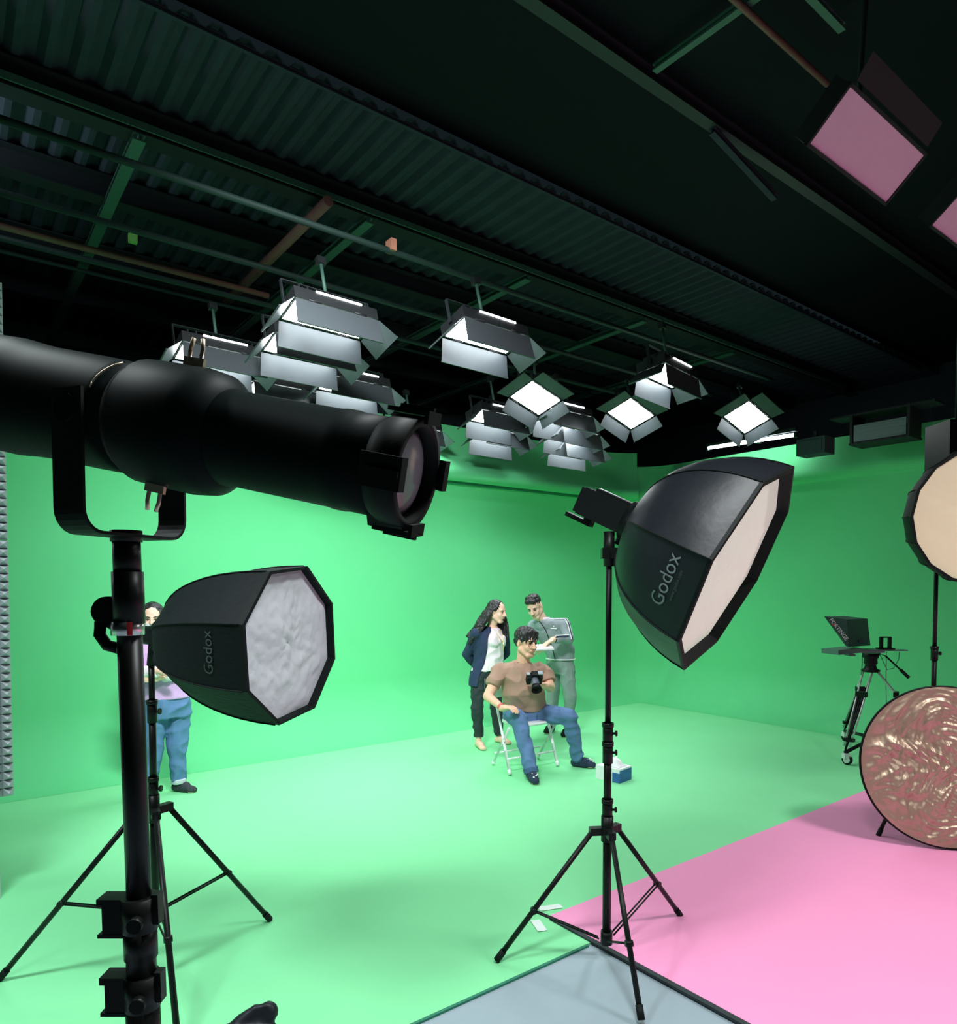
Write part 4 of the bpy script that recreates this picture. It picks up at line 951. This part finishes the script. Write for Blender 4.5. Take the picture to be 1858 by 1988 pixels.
b = MB(); b.ell(P(0, -.026, .040), hr*.090*hs, hf*.096*hs, hu*.086*hs, 20, 14)
random.seed(4)
for i in range(46):
    a = R_(95+170*i/45); x, y = math.cos(a-PI/2-0)*0, 0
    th = R_(82+220*(i/45)) ; sx, sy = math.sin(th), math.cos(th)
    p = P(.084*sx, -.02+.085*sy, .03); ln = .30+.12*random.random(); drift = -hf*.10*(1 if sx*1 > -2 else 0)
    pts = []
    for j in range(9):
        q = j/8; wv = .010*math.sin(q*11+i*1.7)
        pts.append(p+UP*(-ln*q)+(hr*sx+hf*sy)*(.020*math.sin(q*PI)+.02*q)+V((-.13*q-.13*q*q if sx > -.35 else .05*q, 0, 0))*(.8)+hr*wv+hf*.008*math.cos(q*9+i))
    b.tube(pts, [.016, .018, .018, .017, .016, .015, .012, .009, .004], 6)
soft(b, 'hair', 'hair', .007, 1, root, wr=.003, ws=40)
b = MB(); loft(b, [(pel+UP*.03, .180, .150), (waist, .165, .140), (chest-UP*.04, .158, .135), (chest+UP*.0, .165, .152), (chest+UP*.05, .16, .13), (neck-UP*.05, .13, .09), (neck-UP*.02, .07, .062)], lat, f)
b.ell(chest+f*.085-lat*.065-UP*.01, lat*.07, f*.075, UP*.075); b.ell(chest+f*.085+lat*.065-UP*.01, lat*.07, f*.075, UP*.075)
soft(b, 'white_top', 'white_cloth', .008, 4, root, wr=.006, ws=9, seed=3)
b = MB()
def cring(c, a, d, g, n=22):
    o_ = [c+lat*(a)*math.cos(t)+f*(d)*math.sin(t) for t in [R_(90+g)+(2*PI-2*R_(g))*k/n for k in range(n+1)]]
    i_ = [c+lat*(a-.016)*math.cos(t)+f*(d-.016)*math.sin(t) for t in [R_(90+g)+(2*PI-2*R_(g))*k/n for k in range(n+1)]]
    return o_+list(reversed(i_))
b.rings([cring(pel-UP*.13, .205, .16, 72), cring(pel-UP*.03, .20, .155, 66), cring(waist, .185, .15, 60), cring(chest-UP*.02, .19, .17, 52), cring(chest+UP*.06, .185, .15, 46), cring(neck-UP*.045, .145, .105, 42), cring(neck-UP*.01, .085, .08, 50)])
for sh, el, wr in ((shA, elA, wrA), (shB, elB, wrB)): b.ball(sh, .058); b.cap(sh, chest+UP*.05+(sh-neck)*.4, .056, .06); b.cap(sh, el, .060, .054); flatcone(b, el, el.lerp(wr, .92), .054, .046)
soft(b, 'cardigan', 'navy', .008, 3, root, wr=.006, ws=8, seed=6, stretch=(1, 1, .6))
b = MB(); loft(b, [(pel-UP*.07, .155, .12), (pel, .165, .13), (waist-UP*.02, .148, .118)], lat, f)
for h, k, a in hips: b.cap(h, k, .092, .068); b.ball(k, .068); flatcone(b, k, k.lerp(a, 1.02), .067, .052)
soft(b, 'trousers', 'black_pants', .008, 4, root, wr=.006, ws=9, seed=16)
b = MB(); pts = []
for i in range(15):
    q = i/14; x = -.05+.10*q; pts.append(neck+lat*x-UP*(.04+.13*math.sin(PI*q))+f*(.080+.085*math.sin(PI*q)))
b.tube(pts, .004, 6); nk = b.build('necklace', 'gold_chain', root)
b = MB(); b.tube([pts[7], pts[7]-UP*.05+f*.006, pts[7]-UP*.09+f*.0], .006, 6); b.build('pendant', 'gold_chain', nk)
b = MB(); p = pel-UP*.13+f*.10-lat*.13; b.tube([p+UP*.09, p, p-UP*.03], .004, 6); b.build('waist_cord', 'logo', root)

# ---------- girl behind the left softbox
f = V((.5, -.86, 0)).normalized(); lat = V((.86, .5, 0)).normalized()
pel, waist, chest, neck = pix(322, 1368, 5.8), pix(316, 1335, 5.8), pix(304, 1276, 5.8), pix(298, 1240, 5.8)
shA, shB = pix(263, 1256, 5.70), pix(340, 1254, 5.90)
elA, wrA = pix(266, 1312, 5.60), pix(305, 1302, 5.55); elB, wrB = pix(350, 1302, 5.80), pix(316, 1314, 5.62)
hips = ((pix(346, 1385, 5.86), pix(344, 1452, 5.84), pix(347, 1518, 5.86)), (pix(300, 1385, 5.76), pix(297, 1455, 5.72), pix(289, 1524, 5.70)))
toes = (pix(392, 1540, 5.80), pix(300, 1560, 5.5))
hc = pix(296, 1200, 5.75); hf, hu, hr = frame((.35, -.92, -.12), (.0, 0, 1)); hs = .98
root = empty('person', V((pel.x, pel.y, 0)), 'woman in lilac and white sweater and cuffed jeans, half hidden behind the left softbox', 'person')
b = MB(); head(b, hc, hf, hu, hr, hs); b.cap(neck-UP*.02, hc-hu*.05-hf*.02, .052, .052)
loft(b, [(pel-UP*.06, .15, .11), (pel, .165, .125), (waist, .14, .115), (chest, .155, .12), (neck-UP*.05, .13, .08), (neck, .06, .055)], lat, f)
chain(b, [shA, elA, wrA], [.045, .038, .027]); chain(b, [shB, elB, wrB], [.045, .038, .027])
hand(b, wrA, pix(340, 1306, 5.5)-wrA, V((0, 1, 0)), 1, .4, .95); hand(b, wrB, pix(275, 1318, 5.5)-wrB, V((0, 1, 0)), -1, .4, .95)
for (h, k, a), t in zip(hips, toes): chain(b, [h, k, a], [.075, .05, .036]); foot(b, a, t, .030)
soft(b, 'body', 'skin_light', .006, 2, root)
face(root, hc, hf, hu, hr, hs, .0035, closed=True)
P = lambda x, y, z: hc+hr*(x*hs)+hf*(y*hs)+hu*(z*hs)
b = MB(); b.ell(P(0, -.034, .042), hr*.090*hs, hf*.098*hs, hu*.092*hs, 20, 14)
for k in (-1, 1):
    for j in range(5): b.tube([P(.075*k, .03-.025*j, .06), P(.088*k, .02-.025*j, -.02), P(.090*k, .01-.02*j, -.12), P(.085*k, .02-.02*j, -.20)], [.02, .02, .016, .006], 6)
soft(b, 'hair', 'hair', .007, 2, root, wr=.003, ws=40)
b = MB(); b.ell(P(0, .052, -.060), hr*.060*hs, hf*.054*hs, hu*.045*hs, 16, 10); b.build('face_mask', pm('mask', (.62, .68, .72), .8), root)
b = MB(); loft(b, [(pel+UP*.06, .195, .15), (waist, .185, .155), (chest-UP*.03, .19, .16), (chest+UP*.05, .185, .145), (neck-UP*.04, .13, .095), (neck, .078, .07)], lat, f)
soft(b, 'sweater', 'lilac', .008, 4, root, wr=.005, ws=8, seed=23)
for sh, el, wr in ((shA, elA, wrA), (shB, elB, wrB)):
    b = MB(); b.ball(sh, .068); b.cap(sh, el, .066, .062); flatcone(b, el, el.lerp(wr, .95), .062, .05); soft(b, 'sleeve', 'white_cloth', .008, 3, root, wr=.006, ws=9, seed=4)
b = MB(); loft(b, [(pel-UP*.10, .19, .14), (pel, .20, .155), (pel+UP*.07, .185, .145)], lat, f)
for h, k, a in hips: b.cap(h, k, .108, .080); b.ball(k, .080); flatcone(b, k, k.lerp(a, .96), .078, .060)
soft(b, 'jeans', pm('jeans_blue', (.10, .22, .42), .8, var=.35, scale=9, bump=.3, bscale=12), .008, 4, root, wr=.007, ws=9, seed=31)
for (h, k, a), t in zip(hips, toes):
    b = MB(); flatcone(b, k.lerp(a, .88), k.lerp(a, 1.02), .064, .064); soft(b, 'jeans_cuff', 'denim_cuff', .006, 2, root)
    b = MB(); foot(b, a, t, .037); soft(b, 'sock', 'sock', .006, 2, root)
